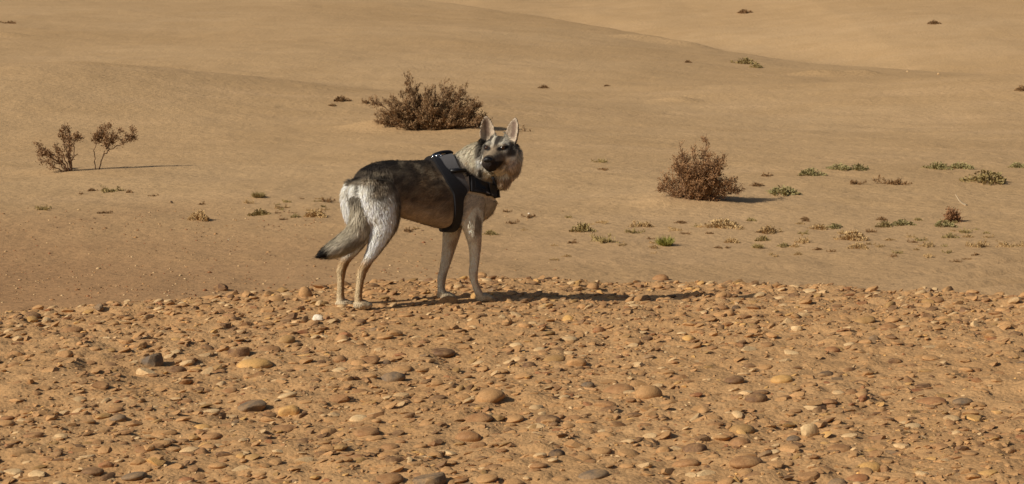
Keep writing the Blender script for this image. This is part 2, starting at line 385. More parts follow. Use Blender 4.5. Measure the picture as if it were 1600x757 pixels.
HERO = [
 (345, 449, 24, 17, 'dark', 1, 'dark brown peaked stone on the skyline of the stony rise, left of the dog'),
 (361, 463, 13, 8, 'dark', 0, 'small dark brown pebble just below the peaked skyline stone'),
 (155, 481, 17, 13, 'grey', 1, 'small grey upright block near the left end of the stony rise'),
 (238, 562, 38, 27, 'grey', 1, 'angular grey stone with a black shaded side, left foreground'),
 (228, 581, 34, 14, 'cream', 1, 'cream stone in front of the angular grey stone'),
 (274, 576, 38, 15, 'dark', 0, 'dark brown stone lying right of the angular grey stone'),
 (374, 550, 38, 22, 'dark', 1, 'brown cone shaped stone left of the flat yellow tan slab'),
 (400, 566, 60, 20, 'yellow', 0, 'flat yellow tan slab in front of the brown cone shaped stone'),
 (393, 632, 50, 15, 'grey', 0, 'flat blue grey stone lying alone in the left foreground'),
 (165, 725, 26, 13, 'red', 0, 'reddish brown stone near the bottom left corner'),
 (210, 741, 40, 12, 'grey', 0, 'flat grey brown stone at the bottom edge, left'),
 (184, 652, 28, 10, 'grey', 0, 'small dark grey oval stone in the left foreground'),
 (327, 643, 36, 8, 'cream', 0, 'thin pale slab in the left foreground'),
 (315, 667, 32, 10, 'yellow', 0, 'pale yellow stone behind a brown slab, left foreground'),
 (330, 679, 38, 12, 'brown', 0, 'brown slab in front of the pale yellow stone'),
 (352, 506, 20, 15, 'dark', 1, 'dark broken stone midway between skyline and cone shaped stone'),
 (478, 454, 23, 25, 'tan', 0, 'round tan stone standing on edge left of the dog'),
 (533, 477, 16, 10, 'cream', 0, 'small cream stone touching the hind paw of the dog'),
 (497, 496, 22, 13, 'white', 1, 'bright white angular stone below the tail of the dog'),
 (563, 501, 19, 9, 'dark', 0, 'small dark brown stone below the hind paws'),
 (448, 528, 28, 15, 'olive', 0, 'rounded olive tan stone left of centre'),
 (420, 542, 44, 14, 'brown', 0, 'long flat brown stone left of centre'),
 (690, 548, 46, 14, 'dark', 0, 'flat dark stone straight below the front paws'),
 (612, 587, 46, 22, 'grey', 0, 'smooth dark grey oval stone with a black shadow, centre'),
 (532, 560, 22, 13, 'brown', 0, 'round brown stone above the cream slab, left of centre'),
 (604, 566, 15, 11, 'black', 1, 'small black stone just above the smooth grey oval'),
 (530, 577, 28, 10, 'cream', 0, 'cream slab left of the smooth grey oval stone'),
 (575, 561, 40, 12, 'brown', 0, 'low brown stone between round brown and small black stones'),
 (452, 638, 38, 20, 'yellow', 0, 'large rounded yellow brown stone, lower left of centre'),
 (440, 669, 48, 13, 'brown', 0, 'broad flat brown stone below the rounded yellow brown one'),
 (572, 674, 44, 14, 'brown', 0, 'brown domed stone at lower centre'),
 (768, 615, 48, 22, 'tan', 0, 'large rounded tan stone with a dark right side, centre'),
 (745, 654, 52, 15, 'brown', 0, 'low brown stone below the large rounded tan one'),
 (732, 680, 46, 22, 'brown', 0, 'brown stone with dark underside, lower centre'),
 (672, 748, 56, 22, 'grey', 1, 'grey block with flat top cut by the bottom edge'),
 (607, 745, 46, 16, 'brown', 0, 'brown stone at the bottom edge left of the grey block'),
 (865, 559, 42, 14, 'olive', 0, 'flat olive tan stone right of the dark pebble, centre right'),
 (901, 563, 34, 15, 'tan', 0, 'tan stone touching the flat olive one, centre right'),
 (827, 569, 24, 12, 'dark', 0, 'dark brown pebble left of the flat olive stone'),
 (966, 606, 56, 22, 'brown', 0, 'broad brown stone, left of a paler twin, right of centre'),
 (1015, 608, 46, 26, 'tan', 0, 'broad pale tan stone right of the broad brown one'),
 (918, 600, 24, 13, 'grey', 0, 'small grey stone left of the broad brown one'),
 (1147, 591, 32, 14, 'dark', 0, 'dark brown oval stone above the dark rounded cobble'),
 (1180, 618, 38, 22, 'dark', 0, 'dark brown rounded cobble right of centre'),
 (855, 655, 42, 15, 'dark', 0, 'dark brown mound shaped stone, lower right of centre'),
 (896, 652, 32, 10, 'brown', 0, 'brown flat stone right of the dark mound shaped one'),
 (1160, 668, 40, 19, 'olive', 0, 'olive tan dome stone above a brown one, lower right'),
 (1155, 688, 36, 17, 'brown', 0, 'brown stone just below the olive tan dome, lower right'),
 (1085, 697, 42, 20, 'dark', 0, 'dark rounded dome stone, lower right of centre'),
 (1036, 701, 24, 13, 'tan', 0, 'small tan round stone left of the dark rounded dome'),
 (870, 706, 28, 17, 'black', 0, 'small blackish stone, lower centre right'),
 (1072, 722, 46, 15, 'brown', 0, 'brown stone with pointed right end below the dark dome'),
 (1167, 718, 54, 18, 'brown', 0, 'long brown stone at lower right, dark right end'),
 (925, 740, 56, 15, 'grey', 0, 'flat grey slab near the bottom edge'),
 (1150, 748, 20, 20, 'yellow', 1, 'yellow cream block standing at the bottom edge'),
 (1032, 433, 28, 15, 'brown', 0, 'brown rounded stone on the skyline right of the dog'),
 (1150, 479, 16, 12, 'black', 0, 'black round pebble at the end of the dog shadow'),
 (1128, 479, 24, 10, 'brown', 0, 'brown pebble left of the black round pebble'),
 (1075, 527, 22, 11, 'yellow', 0, 'small yellow stone below the shadow of the dog'),
 (935, 513, 22, 15, 'red', 0, 'small rusty red stone below the shadow of the dog'),
 (1222, 590, 36, 15, 'yellow', 0, 'bright yellow pointed stone on the right'),
 (1290, 583, 28, 13, 'black', 0, 'dark grey domed pebble right of the bright yellow stone'),
 (1262, 672, 34, 28, 'cream', 1, 'cream coloured cube shaped stone, lower right'),
 (1240, 684, 24, 14, 'grey', 0, 'dark pebble left of the cream cube shaped stone'),
 (1312, 700, 42, 17, 'brown', 0, 'brown stone below right of the cream cube'),
 (1358, 727, 44, 18, 'yellow', 0, 'yellow brown stone beside a round brown one, bottom right'),
 (1381, 730, 19, 17, 'brown', 0, 'round brown stone beside the yellow brown one'),
 (1338, 746, 38, 17, 'red', 0, 'reddish dome stone at the bottom edge, right'),
 (1308, 753, 30, 14, 'grey', 0, 'grey stone at the bottom edge left of the reddish dome'),
 (1522, 652, 34, 17, 'yellow', 1, 'pale orange block near the right edge'),
 (1454, 626, 50, 11, 'red', 0, 'long thin reddish brown stone near the right edge'),
 (1504, 628, 34, 13, 'grey', 0, 'grey stone right of the long thin reddish one'),
 (1425, 665, 32, 10, 'cream', 0, 'thin cream stone, lower right'),
 (1550, 680, 28, 9, 'brown', 0, 'flat brown stone near the right edge, low down'),
 (1232, 500, 22, 14, 'cream', 1, 'cream block high on the stony rise, right'),
 (1245, 513, 20, 10, 'cream', 1, 'smaller cream stone just below the cream block'),
 (1524, 506, 15, 13, 'cream', 1, 'small cream upright stone near the right end of the rise'),
 (1398, 564, 22, 10, 'dark', 1, 'small dark wedge shaped stone on the right'),
 (1365, 527, 18, 11, 'grey', 0, 'small grey stone high on the right of the rise'),
 (1350, 499, 38, 13, 'olive', 0, 'olive tan long stone high on the right of the rise'),
 (865, 663, 18, 8, 'dark', 0, 'small dark chip below the dark mound shaped stone'),
 (1460, 468, 30, 11, 'brown', 0, 'brown stone near the skyline at far right'),
 (1240, 460, 22, 9, 'dark', 0, 'dark flat pebble near the skyline, right of the shadow'),
 (700, 467, 34, 20, 'tan', 0, 'tan stone between the two front paws of the dog'),
 (785, 494, 16, 9, 'cream', 1, 'cream chip right of the front paws'),
 (890, 529, 26, 8, 'cream', 0, 'thin cream slab below the front paws'),
 (1300, 545, 26, 10, 'red', 0, 'small rusty flat stone on the right half of the rise'),
 (110, 515, 40, 11, 'brown', 0, 'long brown stone on the left of the rise'),
 (100, 551, 30, 15, 'tan', 0, 'rounded tan stone left of the angular grey stone'),
 (70, 500, 20, 12, 'cream', 1, 'pale stone near the left edge of the rise'),
]
for e in HERO:
    put_stone('stone', e[0], e[1], e[2], e[3], e[4], e[6], angular=e[5], sink=0.42 if e[5] else 0.50)

# the next largest stones, placed at random over the rise, each an object
GLAB = {'tan': 'tan', 'brown': 'brown', 'dark': 'dark', 'red': 'rusty', 'cream': 'pale cream'}
def zone(u, v):
    row = 'near the skyline' if v < 510 else ('halfway down the rise' if v < 620 else 'close to the bottom edge')
    colm = ('far left', 'left of centre', 'right of centre', 'far right')[int(min(max(u // 400, 0), 3))]
    return row + ', ' + colm
cls = ['tan'] * 18 + ['brown'] * 7 + ['dark'] * 3 + ['red'] * 1 + ['cream'] * 4
n = 0
while n < 300 - len(HERO):
    u = random.uniform(-10, 1610); v = 440 + 317 * random.random() ** 0.9
    w = random.uniform(16, 36) * (0.75 + 0.4 * (v - 440) / 317); h = w * random.uniform(0.20, 0.36)
    p = hit(u, v + h * .32)
    if p[1] > 12: continue
    if any(abs(p[0] - a) < 0.035 + r and abs(p[1] - b) < 0.05 + r for a, b, r in taken): continue
    c = random.choice(cls)
    put_stone('stone', u, v, w, h, c, 'small half buried %s stone %s' % (GLAB[c], zone(u, v)), angular=random.random() < 0.6, group='small %s stones %s' % (GLAB[c], zone(u, v)), sink=random.uniform(0.45, 0.58), tilt=10)
    n += 1

# all smaller stones and chips: nobody could count them
def scatter(name, count, shapes, rmin, rmax, power, label, flat=(0.22, 0.46), sink=(0.40, 0.70), bright=1.0, seed=1, band=None):
    r = np.random.default_rng(seed)
    y = r.uniform(5.4, 11.9, count * 2); x = r.uniform(-1, 1, count * 2) * (0.30 * y + 0.5)
    keep = (np.abs(x) < 3.95) & (y < np.interp(x, _ex, _ey) + 0.7)
    if band:
        y = np.interp(x, _ex, _ey) + band[1] + (band[0] - band[1]) * r.random(count * 2) ** 1.5; keep = np.abs(x) < 3.95
    # patches with few stones
    den = 0.62 + 0.55 * vnoise(x / 0.55, y / 0.8, 21) + 0.5 * sstep(8.6, 10.2, y)
    if not band: keep &= r.random(count * 2) < den
    x = x[keep][:count]; y = y[keep][:count]; m = len(x)
    rad = rmin * (rmax / rmin) ** (r.random(m) ** power)
    if rmax > 0.02:
        ok = np.ones(m, bool)
        for a, b, q in taken:
            ok &= ((x - a) ** 2 + (y - b) ** 2) > (q * 0.8 + rad * 0.5) ** 2
        x = x[ok]; y = y[ok]; rad = rad[ok]; m = len(x)
    z = ground_h(x, y)
    names = ['tan', 'brown', 'dark', 'red', 'cream', 'olive', 'grey', 'yellow']
    pc = np.array([0.50, 0.18, 0.10, 0.02, 0.10, 0.05, 0.01, 0.04])
    ci = r.choice(len(names), m, p=pc / pc.sum()); cols = (np.array([STC[q] for q in names])[ci] * .8 + np.array(STC['tan']) * .2) * r.uniform(0.8, 1.15, (m, 1)) * bright
    si = r.integers(0, len(shapes), m)
    V = []; F = []; C = []; off = 0
    for s in range(len(shapes)):
        idx = np.where(si == s)[0]
        if not len(idx): continue
        v, f = shapes[s]; k = len(idx)
        a = r.uniform(0, 2 * np.pi, k); ax = rad[idx]; ay = ax * r.uniform(0.5, 0.95, k); az = ax * r.uniform(*flat, k)
        q = v[None] * np.stack([ax, ay, az], 1)[:, None]
        ca = np.cos(a)[:, None]; sa = np.sin(a)[:, None]
        X = q[..., 0] * ca - q[..., 1] * sa; Yy = q[..., 0] * sa + q[..., 1] * ca
        sk = r.uniform(*sink, k)
        q[..., 2] += X * r.normal(0.17, 0.14, k)[:, None] + Yy * r.normal(0, 0.12, k)[:, None]
        Q = np.stack([X + x[idx][:, None], Yy + y[idx][:, None], q[..., 2] + (z[idx] + az * (1 - 2 * sk))[:, None]], -1)
        V.append(Q.reshape(-1, 3)); F.append((f[None] + (np.arange(k) * len(v))[:, None, None] + off).reshape(-1, 3)); off += k * len(v)
        C.append(np.repeat(cols[idx], len(v), 0))
    me = np_mesh(name, np.concatenate(V), tris=np.concatenate(F), col=np.concatenate(C), smooth=True)
    me.set_sharp_from_angle(angle=math.radians(30))
    o = new_obj(name, me, mat=M_PEB)
    tag(o, label, 'pebbles', kind='stuff'); return o

scatter('pebbles', 10000, SHAPES2, 0.011, 0.038, 1.5, 'countless small flat stones bedded in the sandy rise', seed=31)
scatter('gravel', 13000, SHAPES1, 0.004, 0.013, 1.0, 'fine gravel chips strewn between the stones', flat=(0.35, 0.7), seed=32, bright=1.1)
scatter('crest_stones', 1250, SHAPES2, 0.013, 0.042, 1.5, 'crowded loose stones along the skyline of the rise', flat=(0.28, 0.6), sink=(0.34, 0.6), seed=33, bright=1.0, band=(-1.5, 0.45))

# ------------------------------------------------------------------ the dog
TH = math.radians(28)
DFWD = np.array([math.cos(TH), math.sin(TH), 0.0]); DLEFT = np.array([-math.sin(TH), math.cos(TH), 0.0])
_d = ray(655, 473); DORG = CAM + _d * (-(CAM[2]) / _d[2])        # on level ground under the belly
def P(u, v, yl=0.0):
    """point in the dog's own frame (x forward, y left, z up) seen at photo pixel (u, v) on the upright plane y = yl"""
    d = ray(u, v); t = (yl - (CAM - DORG) @ DLEFT) / (d @ DLEFT); p = CAM + d * t - DORG
    return np.array([p @ DFWD, yl, p[2]])

dog_parts_v = []; dog_parts_f = []; SK = []         # SK: (point, tangent, part, t)
def add_piece(v, f):
    off = sum(len(a) for a in dog_parts_v); dog_parts_v.append(np.asarray(v)); dog_parts_f.extend([[i + off for i in q] for q in f])

def ring_loft(secs, n=20, part=None, cap=True):
    """secs: (centre, axis_a, axis_b) with axes already scaled"""
    V = []; F = []
    for c, a, b in secs:
        for k in range(n):
            t = 2 * math.pi * k / n
            V.append(np.asarray(c) + np.asarray(a) * math.cos(t) + np.asarray(b) * math.sin(t))
    m = len(secs)
    for i in range(m - 1):
        for k in range(n):
            F.append([i * n + k, i * n + (k + 1) % n, (i + 1) * n + (k + 1) % n, (i + 1) * n + k])
    F.append(list(range(n))[::-1]); F.append([(m - 1) * n + k for k in range(n)])
    add_piece(V, F)
    if part:
        for i in range(m - 1):
            a = np.asarray(secs[i][0]); b = np.asarray(secs[i + 1][0]); L = np.linalg.norm(b - a) + 1e-9
            for q in range(6):
                s = q / 6; SK.append((a + (b - a) * s, (b - a) / L, part, (i + s) / (m - 1), np.linalg.norm(secs[i][1]) * (1 - s) + np.linalg.norm(secs[i + 1][1]) * s))

def spline(pts, n):
    """Catmull-Rom through rows of numbers"""
    p = np.asarray(pts, float); p = np.vstack([2 * p[0] - p[1], p, 2 * p[-1] - p[-2]]); out = []
    m = len(p) - 3
    for i in range(n):
        s = i / (n - 1) * m; k = min(int(s), m - 1); t = s - k
        a, b, c, d = p[k:k + 4]
        out.append(0.5 * (2 * b + (c - a) * t + (2 * a - 5 * b + 4 * c - d) * t * t + (3 * b - a - 3 * c + d) * t ** 3))
    return np.array(out)

def limb(rows, part, n=26, up=(0, 1, 0)):
    """rows: (x, y, z, r_forward, r_side)"""
    S = spline(rows, n); secs = []
    for i in range(n):
        t = S[min(i + 1, n - 1), :3] - S[max(i - 1, 0), :3]; t /= np.linalg.norm(t)
        side = np.asarray(up, float) - t * (np.asarray(up) @ t); side /= np.linalg.norm(side); f = np.cross(side, t)
        secs.append((S[i, :3], f * S[i, 3], side * S[i, 4]))
    ring_loft(secs, 18, part)

def ball(c, axes, n=12, m=18):
    V = []; F = []; c = np.asarray(c, float); A = np.asarray(axes, float)
    for i in range(1, n):
        th = math.pi * i / n
        for k in range(m):
            ph = 2 * math.pi * k / m
            V.append(c + A[0] * math.sin(th) * math.cos(ph) + A[1] * math.sin(th) * math.sin(ph) + A[2] * math.cos(th))
    for i in range(n - 2):
        for k in range(m): F.append([i * m + k, (i + 1) * m + k, (i + 1) * m + (k + 1) % m, i * m + (k + 1) % m])
    t = len(V); V.append(c + A[2]); V.append(c - A[2])
    for k in range(m): F.append([t, k, (k + 1) % m]); F.append([t + 1, (n - 2) * m + (k + 1) % m, (n - 2) * m + k])
    add_piece(V, F)

# trunk: upper and lower outline on the middle plane, half width
TRUNK = [((556, 279), (562, 306), .045), ((565, 267), (574, 330), .085), ((582, 257), (592, 338), .108), ((606, 252), (614, 336), .104),
         ((636, 252), (640, 343), .105), ((665, 251), (666, 351), .118), ((692, 246), (690, 357), .124), ((714, 243), (716, 357), .120),
         ((733, 252), (742, 350), .108), ((747, 266), (762, 338), .090), ((757, 284), (772, 322), .055)]
rows_t = []
for a, b, w in TRUNK:
    pa = P(*a); pb = P(*b); rows_t.append([*(pa + pb) / 2, *(pa - pb) / 2, w])
S = spline(rows_t, 44)
ring_loft([(q[:3], q[3:6], np.array([0, q[6], 0])) for q in S], 28, 'trunk')
TRUNK_C = S
TRUNK_RAW = (dog_parts_v[0], [list(f) for f in dog_parts_f])
# neck and ruff
limb([[*P(722, 288, 0), .125, .105], [*P(740, 272, -.005), .124, .105], [*P(756, 258, -.015), .115, .10], [*P(769, 248, -.035), .096, .09], [*P(777, 243, -.06), .078, .078]], 'neck', 20)
# the head turned to look back past the camera
HO = P(776, 236, -.125)
def todog(w): return np.array([np.dot(w, DFWD), np.dot(w, DLEFT), w[2]])
YAW = math.radians(-13); PIT = math.radians(3.5)
hf = np.array([math.sin(YAW) * math.cos(PIT), -math.cos(YAW) * math.cos(PIT), math.sin(PIT)])
hl = np.array([math.cos(YAW), math.sin(YAW), 0.0]); hl = hl - hf * (hl @ hf); hl /= np.linalg.norm(hl)
hu = np.cross(hl, hf) * -1
if hu[2] < 0: hu = -hu
HF, HL, HU = todog(hf), todog(hl), todog(hu)          # forward, toward picture right (the dog's left), up
def H(f, l, u): return HO + HF * f + HL * l + HU * u
HEAD = [(-.100, .030, .030, -.010), (-.085, .060, .056, -.010), (-.05, .076, .072, -.006), (-.01, .074, .071, -.010), (.020, .065, .062, -.016), (.045, .053, .052, -.026),
        (.066, .043, .044, -.036), (.095, .037, .039, -.043), (.130, .034, .036, -.048), (.158, .029, .030, -.049), (.174, .016, .018, -.046)]
Sx = spline(HEAD, 40)
ring_loft([(H(q[0], 0, q[3]), HL * q[1], HU * q[2]) for q in Sx], 24, 'head')
for s in (-1, 1):
    ball(H(-.025 if s < 0 else -.035, s * (.076 if s < 0 else .060), -.035), (HL * (.046 if s < 0 else .042), HU * .064, HF * .045))     # cheek fur
    ball(H(.026, s * .030, .030), (HL * .018, HU * .010, HF * .020))      # brow
    ball(H(.128, s * .014, -.060), (HL * .022, HU * .020, HF * .036))     # upper lips
ball(H(.108, 0, -.079), (HL * .023, HU * .014, HF * .046))                # lower jaw
ball(H(.0, 0, -.070), (HL * .050, HU * .035, HF * .060))                  # throat
RUFF = H(-.088, .010, -.062)
ball(RUFF, (HL * .084, HU * .086, HF * .074))
ball(H(-.07, .022, -.03), (HL * .082, HU * .085, HF * .06))
ball(H(-.070, .010, -.112), (HL * .046, HU * .072, HF * .055))
SK.append((RUFF, np.array([0, 0, -1.0]), 'ruff', 0.5, .1))
for a in np.linspace(0, 2 * math.pi, 12, endpoint=False):
    SK.append((RUFF + HL * math.cos(a) * .05 + HU * math.sin(a) * .055, HL * math.cos(a) * .5 + HU * (math.sin(a) * .4 - .6) - HF * .5, 'ruff', 0.5, .05))
# ears: cupped shells
EARS = []
def ear(base, tip, wid, out):
    """base, tip: head coordinates; open side faces forward"""
    b = H(*base); t = H(*tip); ax = t - b; L = np.linalg.norm(ax); ax = ax / L
    side = HL * 1.0 - HF * out; side = side - ax * (side @ ax); side /= np.linalg.norm(side); fr = np.cross(side, ax)
    if fr @ HF < 0: fr = -fr
    nr, nc = 16, 11; V = []; F = []
    prof = lambda s: wid * (1 - s ** 2.7) ** 0.8 * (0.86 + 0.45 * s * (1 - s)) + 0.003
    for lay in (0, 1):
        for i in range(nr):
            s = i / (nr - 1)
            for k in range(nc):
                q = k / (nc - 1) * 2 - 1; w = prof(s)
                depth = (q * q - 1) * w * 0.75 * (1 - 0.45 * s)
                th = (0.0075 if lay == 0 else -0.0075) * (1 - 0.4 * s)
                V.append(b + ax * (s * L) + side * (q * w) + fr * (depth + th + .006))
    for lay in (0, 1):
        for i in range(nr - 1):
            for k in range(nc - 1):
                a = lay * nr * nc + i * nc + k; qd = [a, a + 1, a + nc + 1, a + nc]; F.append(qd if lay else qd[::-1])
    rim = [i * nc for i in range(nr)] + [(nr - 1) * nc + k for k in range(1, nc)] + [i * nc + nc - 1 for i in range(nr - 2, -1, -1)] + [k for k in range(nc - 2, 0, -1)]
    for a, b2 in zip(rim, rim[1:] + rim[:1]): F.append([a, b2, b2 + nr * nc, a + nr * nc])
    add_piece(V, F)
    for s in np.linspace(0.12, 1, 8):
        SK.append((b + ax * (s * L) - fr * .008, ax, 'ear', s, wid * .5))
    EARS.append((b, ax, side, fr, L))
ear((-.045, -.052, .045), (-.045, -.064, .162), .036, .15)
ear((-.055, .052, .040), (-.060, .078, .155), .036, -.45)
# legs
limb([[*P(735, 300, -.075), .085, .045], [*P(737, 325, -.085), .070, .045], [*P(737, 348, -.085), .052, .040], [*P(740, 366, -.080), .039, .034], [*P(742, 388, -.075), .028, .024],
      [*P(741, 412, -.072), .021, .020], [*P(739.5, 428, -.072), .0205, .021], [*P(742, 443, -.072), .016, .0165], [*P(747, 456, -.072), .017, .018], [*P(750, 463, -.072), .018, .022]], 'fleg', 34)
limb([[*P(706, 318, .075), .070, .045], [*P(708, 345, .080), .052, .040], [*P(705, 368, .078), .041, .034], [*P(699.5, 396, .075), .028, .025], [*P(694, 420, .072), .021, .020],
      [*P(690, 436, .072), .020, .021], [*P(689.5, 448, .072), .0165, .017], [*P(690, 458, .072), .021, .021], [*P(692, 463, .072), .018, .021]], 'fleg', 34)
limb([[*P(592, 284, -.060), .085, .050], [*P(594, 305, -.075), .098, .056], [*P(597, 328, -.083), .090, .056], [*P(600, 350, -.087), .066, .050], [*P(593, 371, -.086), .046, .038],
      [*P(585, 389, -.084), .034, .030], [*P(575, 407, -.082), .023, .020], [*P(566.5, 423, -.080), .0215, .018], [*P(563, 437, -.080), .018, .017], [*P(560.5, 455, -.080), .016, .016], [*P(560, 469, -.080), .018, .018], [*P(562, 474, -.08), .018, .02]], 'hleg', 40)
limb([[*P(566, 286, .055), .080, .045], [*P(563, 306, .075), .095, .055], [*P(564, 330, .083), .086, .054], [*P(568, 352, .087), .064, .050], [*P(561, 372, .086), .046, .038],
      [*P(552, 388, .084), .034, .030], [*P(543, 402, .082), .023, .020], [*P(535, 417, .080), .0215, .018], [*P(532.5, 434, .080), .018, .017], [*P(532, 453, .080), .016, .016], [*P(532, 467, .080), .018, .018], [*P(534, 472, .08), .018, .02]], 'hleg', 40)
def paw(c, yl):
    x, _, z = c
    ball((x + .012, yl, z - .004), ((.040, 0, 0), (0, .030, 0), (0, 0, .021)))
    for j, (dy, dx) in enumerate(((-.021, .030), (-.008, .044), (.008, .044), (.021, .030))):
        ball((x + dx, yl + dy, z - .009), ((.022, 0, 0), (0, .0095, 0), (0, 0, .014)))
        SK.append((np.array([x + dx, yl + dy, z - .01]), np.array([1.0, 0, -.3]), 'paw', .5, .015))
for u, v, yl in ((752, 464, -.072), (692, 461.5, .072), (561, 475, -.080), (533, 473.5, .080)):
    paw(P(u, v, yl), yl)
# tail hanging, then swung out behind
limb([[*P(570, 278, 0), .025, .03], [*P(560, 290, -.01), .036, .038], [*P(561, 308, -.03), .046, .044], [*P(565, 330, -.045), .050, .048], [*P(563, 351, -.05), .052, .050],
      [*P(553, 369, -.045), .050, .048], [*P(537, 382, -.035), .046, .046], [*P(520, 391, -.025), .036, .037], [*P(507, 396, -.02), .022, .024], [*P(497, 400, -.015), .006, .007]], 'tail', 40)

V = np.concatenate(dog_parts_v)
me = bpy.data.meshes.new('raw'); me.from_pydata(V.tolist(), [], dog_parts_f); me.update()
tmp = bpy.data.objects.new('raw', me); COL.objects.link(tmp)
bm = bmesh.new(); bm.from_mesh(me); bmesh.ops.recalc_face_normals(bm, faces=bm.faces); bm.to_mesh(me); bm.free()
md = tmp.modifiers.new('r', 'REMESH'); md.mode = 'VOXEL'; md.voxel_size = 0.0050; md.use_smooth_shade = True
ms = tmp.modifiers.new('s', 'SMOOTH'); ms.factor = 0.5; ms.iterations = 3
dg = bpy.context.evaluated_depsgraph_get(); ev = tmp.evaluated_get(dg)
body_me = bpy.data.meshes.new_from_object(ev); body_me.name = 'dog_body'
bpy.data.objects.remove(tmp); bpy.data.meshes.remove(me)

def mesh_np(me):
    v = np.empty(len(me.vertices) * 3, np.float32); me.vertices.foreach_get('co', v)
    nn = np.empty(len(me.vertices) * 3, np.float32); me.vertex_normals.foreach_get('vector', nn)
    return v.reshape(-1, 3).astype(float), nn.reshape(-1, 3).astype(float)
BV, BN = mesh_np(body_me)

SKP = np.array([s[0] for s in SK]); SKT = np.array([s[1] for s in SK]); SKN = np.array([s[2] for s in SK]); SKS = np.array([s[3] for s in SK]); SKR = np.array([s[4] for s in SK])
def nearest(p):
    out = np.empty(len(p), int)
    for i in range(0, len(p), 4000):
        q = p[i:i + 4000]
        d = np.linalg.norm(q[:, None] - SKP[None], axis=2) - SKR[None]
        out[i:i + 4000] = d.argmin(1)
    return out

def n3(p, s, seed=0):
    return (vnoise(p[:, 0] * s, p[:, 2] * s + p[:, 1] * s * 0.7, seed) + vnoise(p[:, 1] * s, p[:, 2] * s - p[:, 0] * s * .6, seed + 5)) * 0.6

def mixc(c, m, d):
    return c * (1 - m[:, None]) + np.asarray(d)[None] * m[:, None]

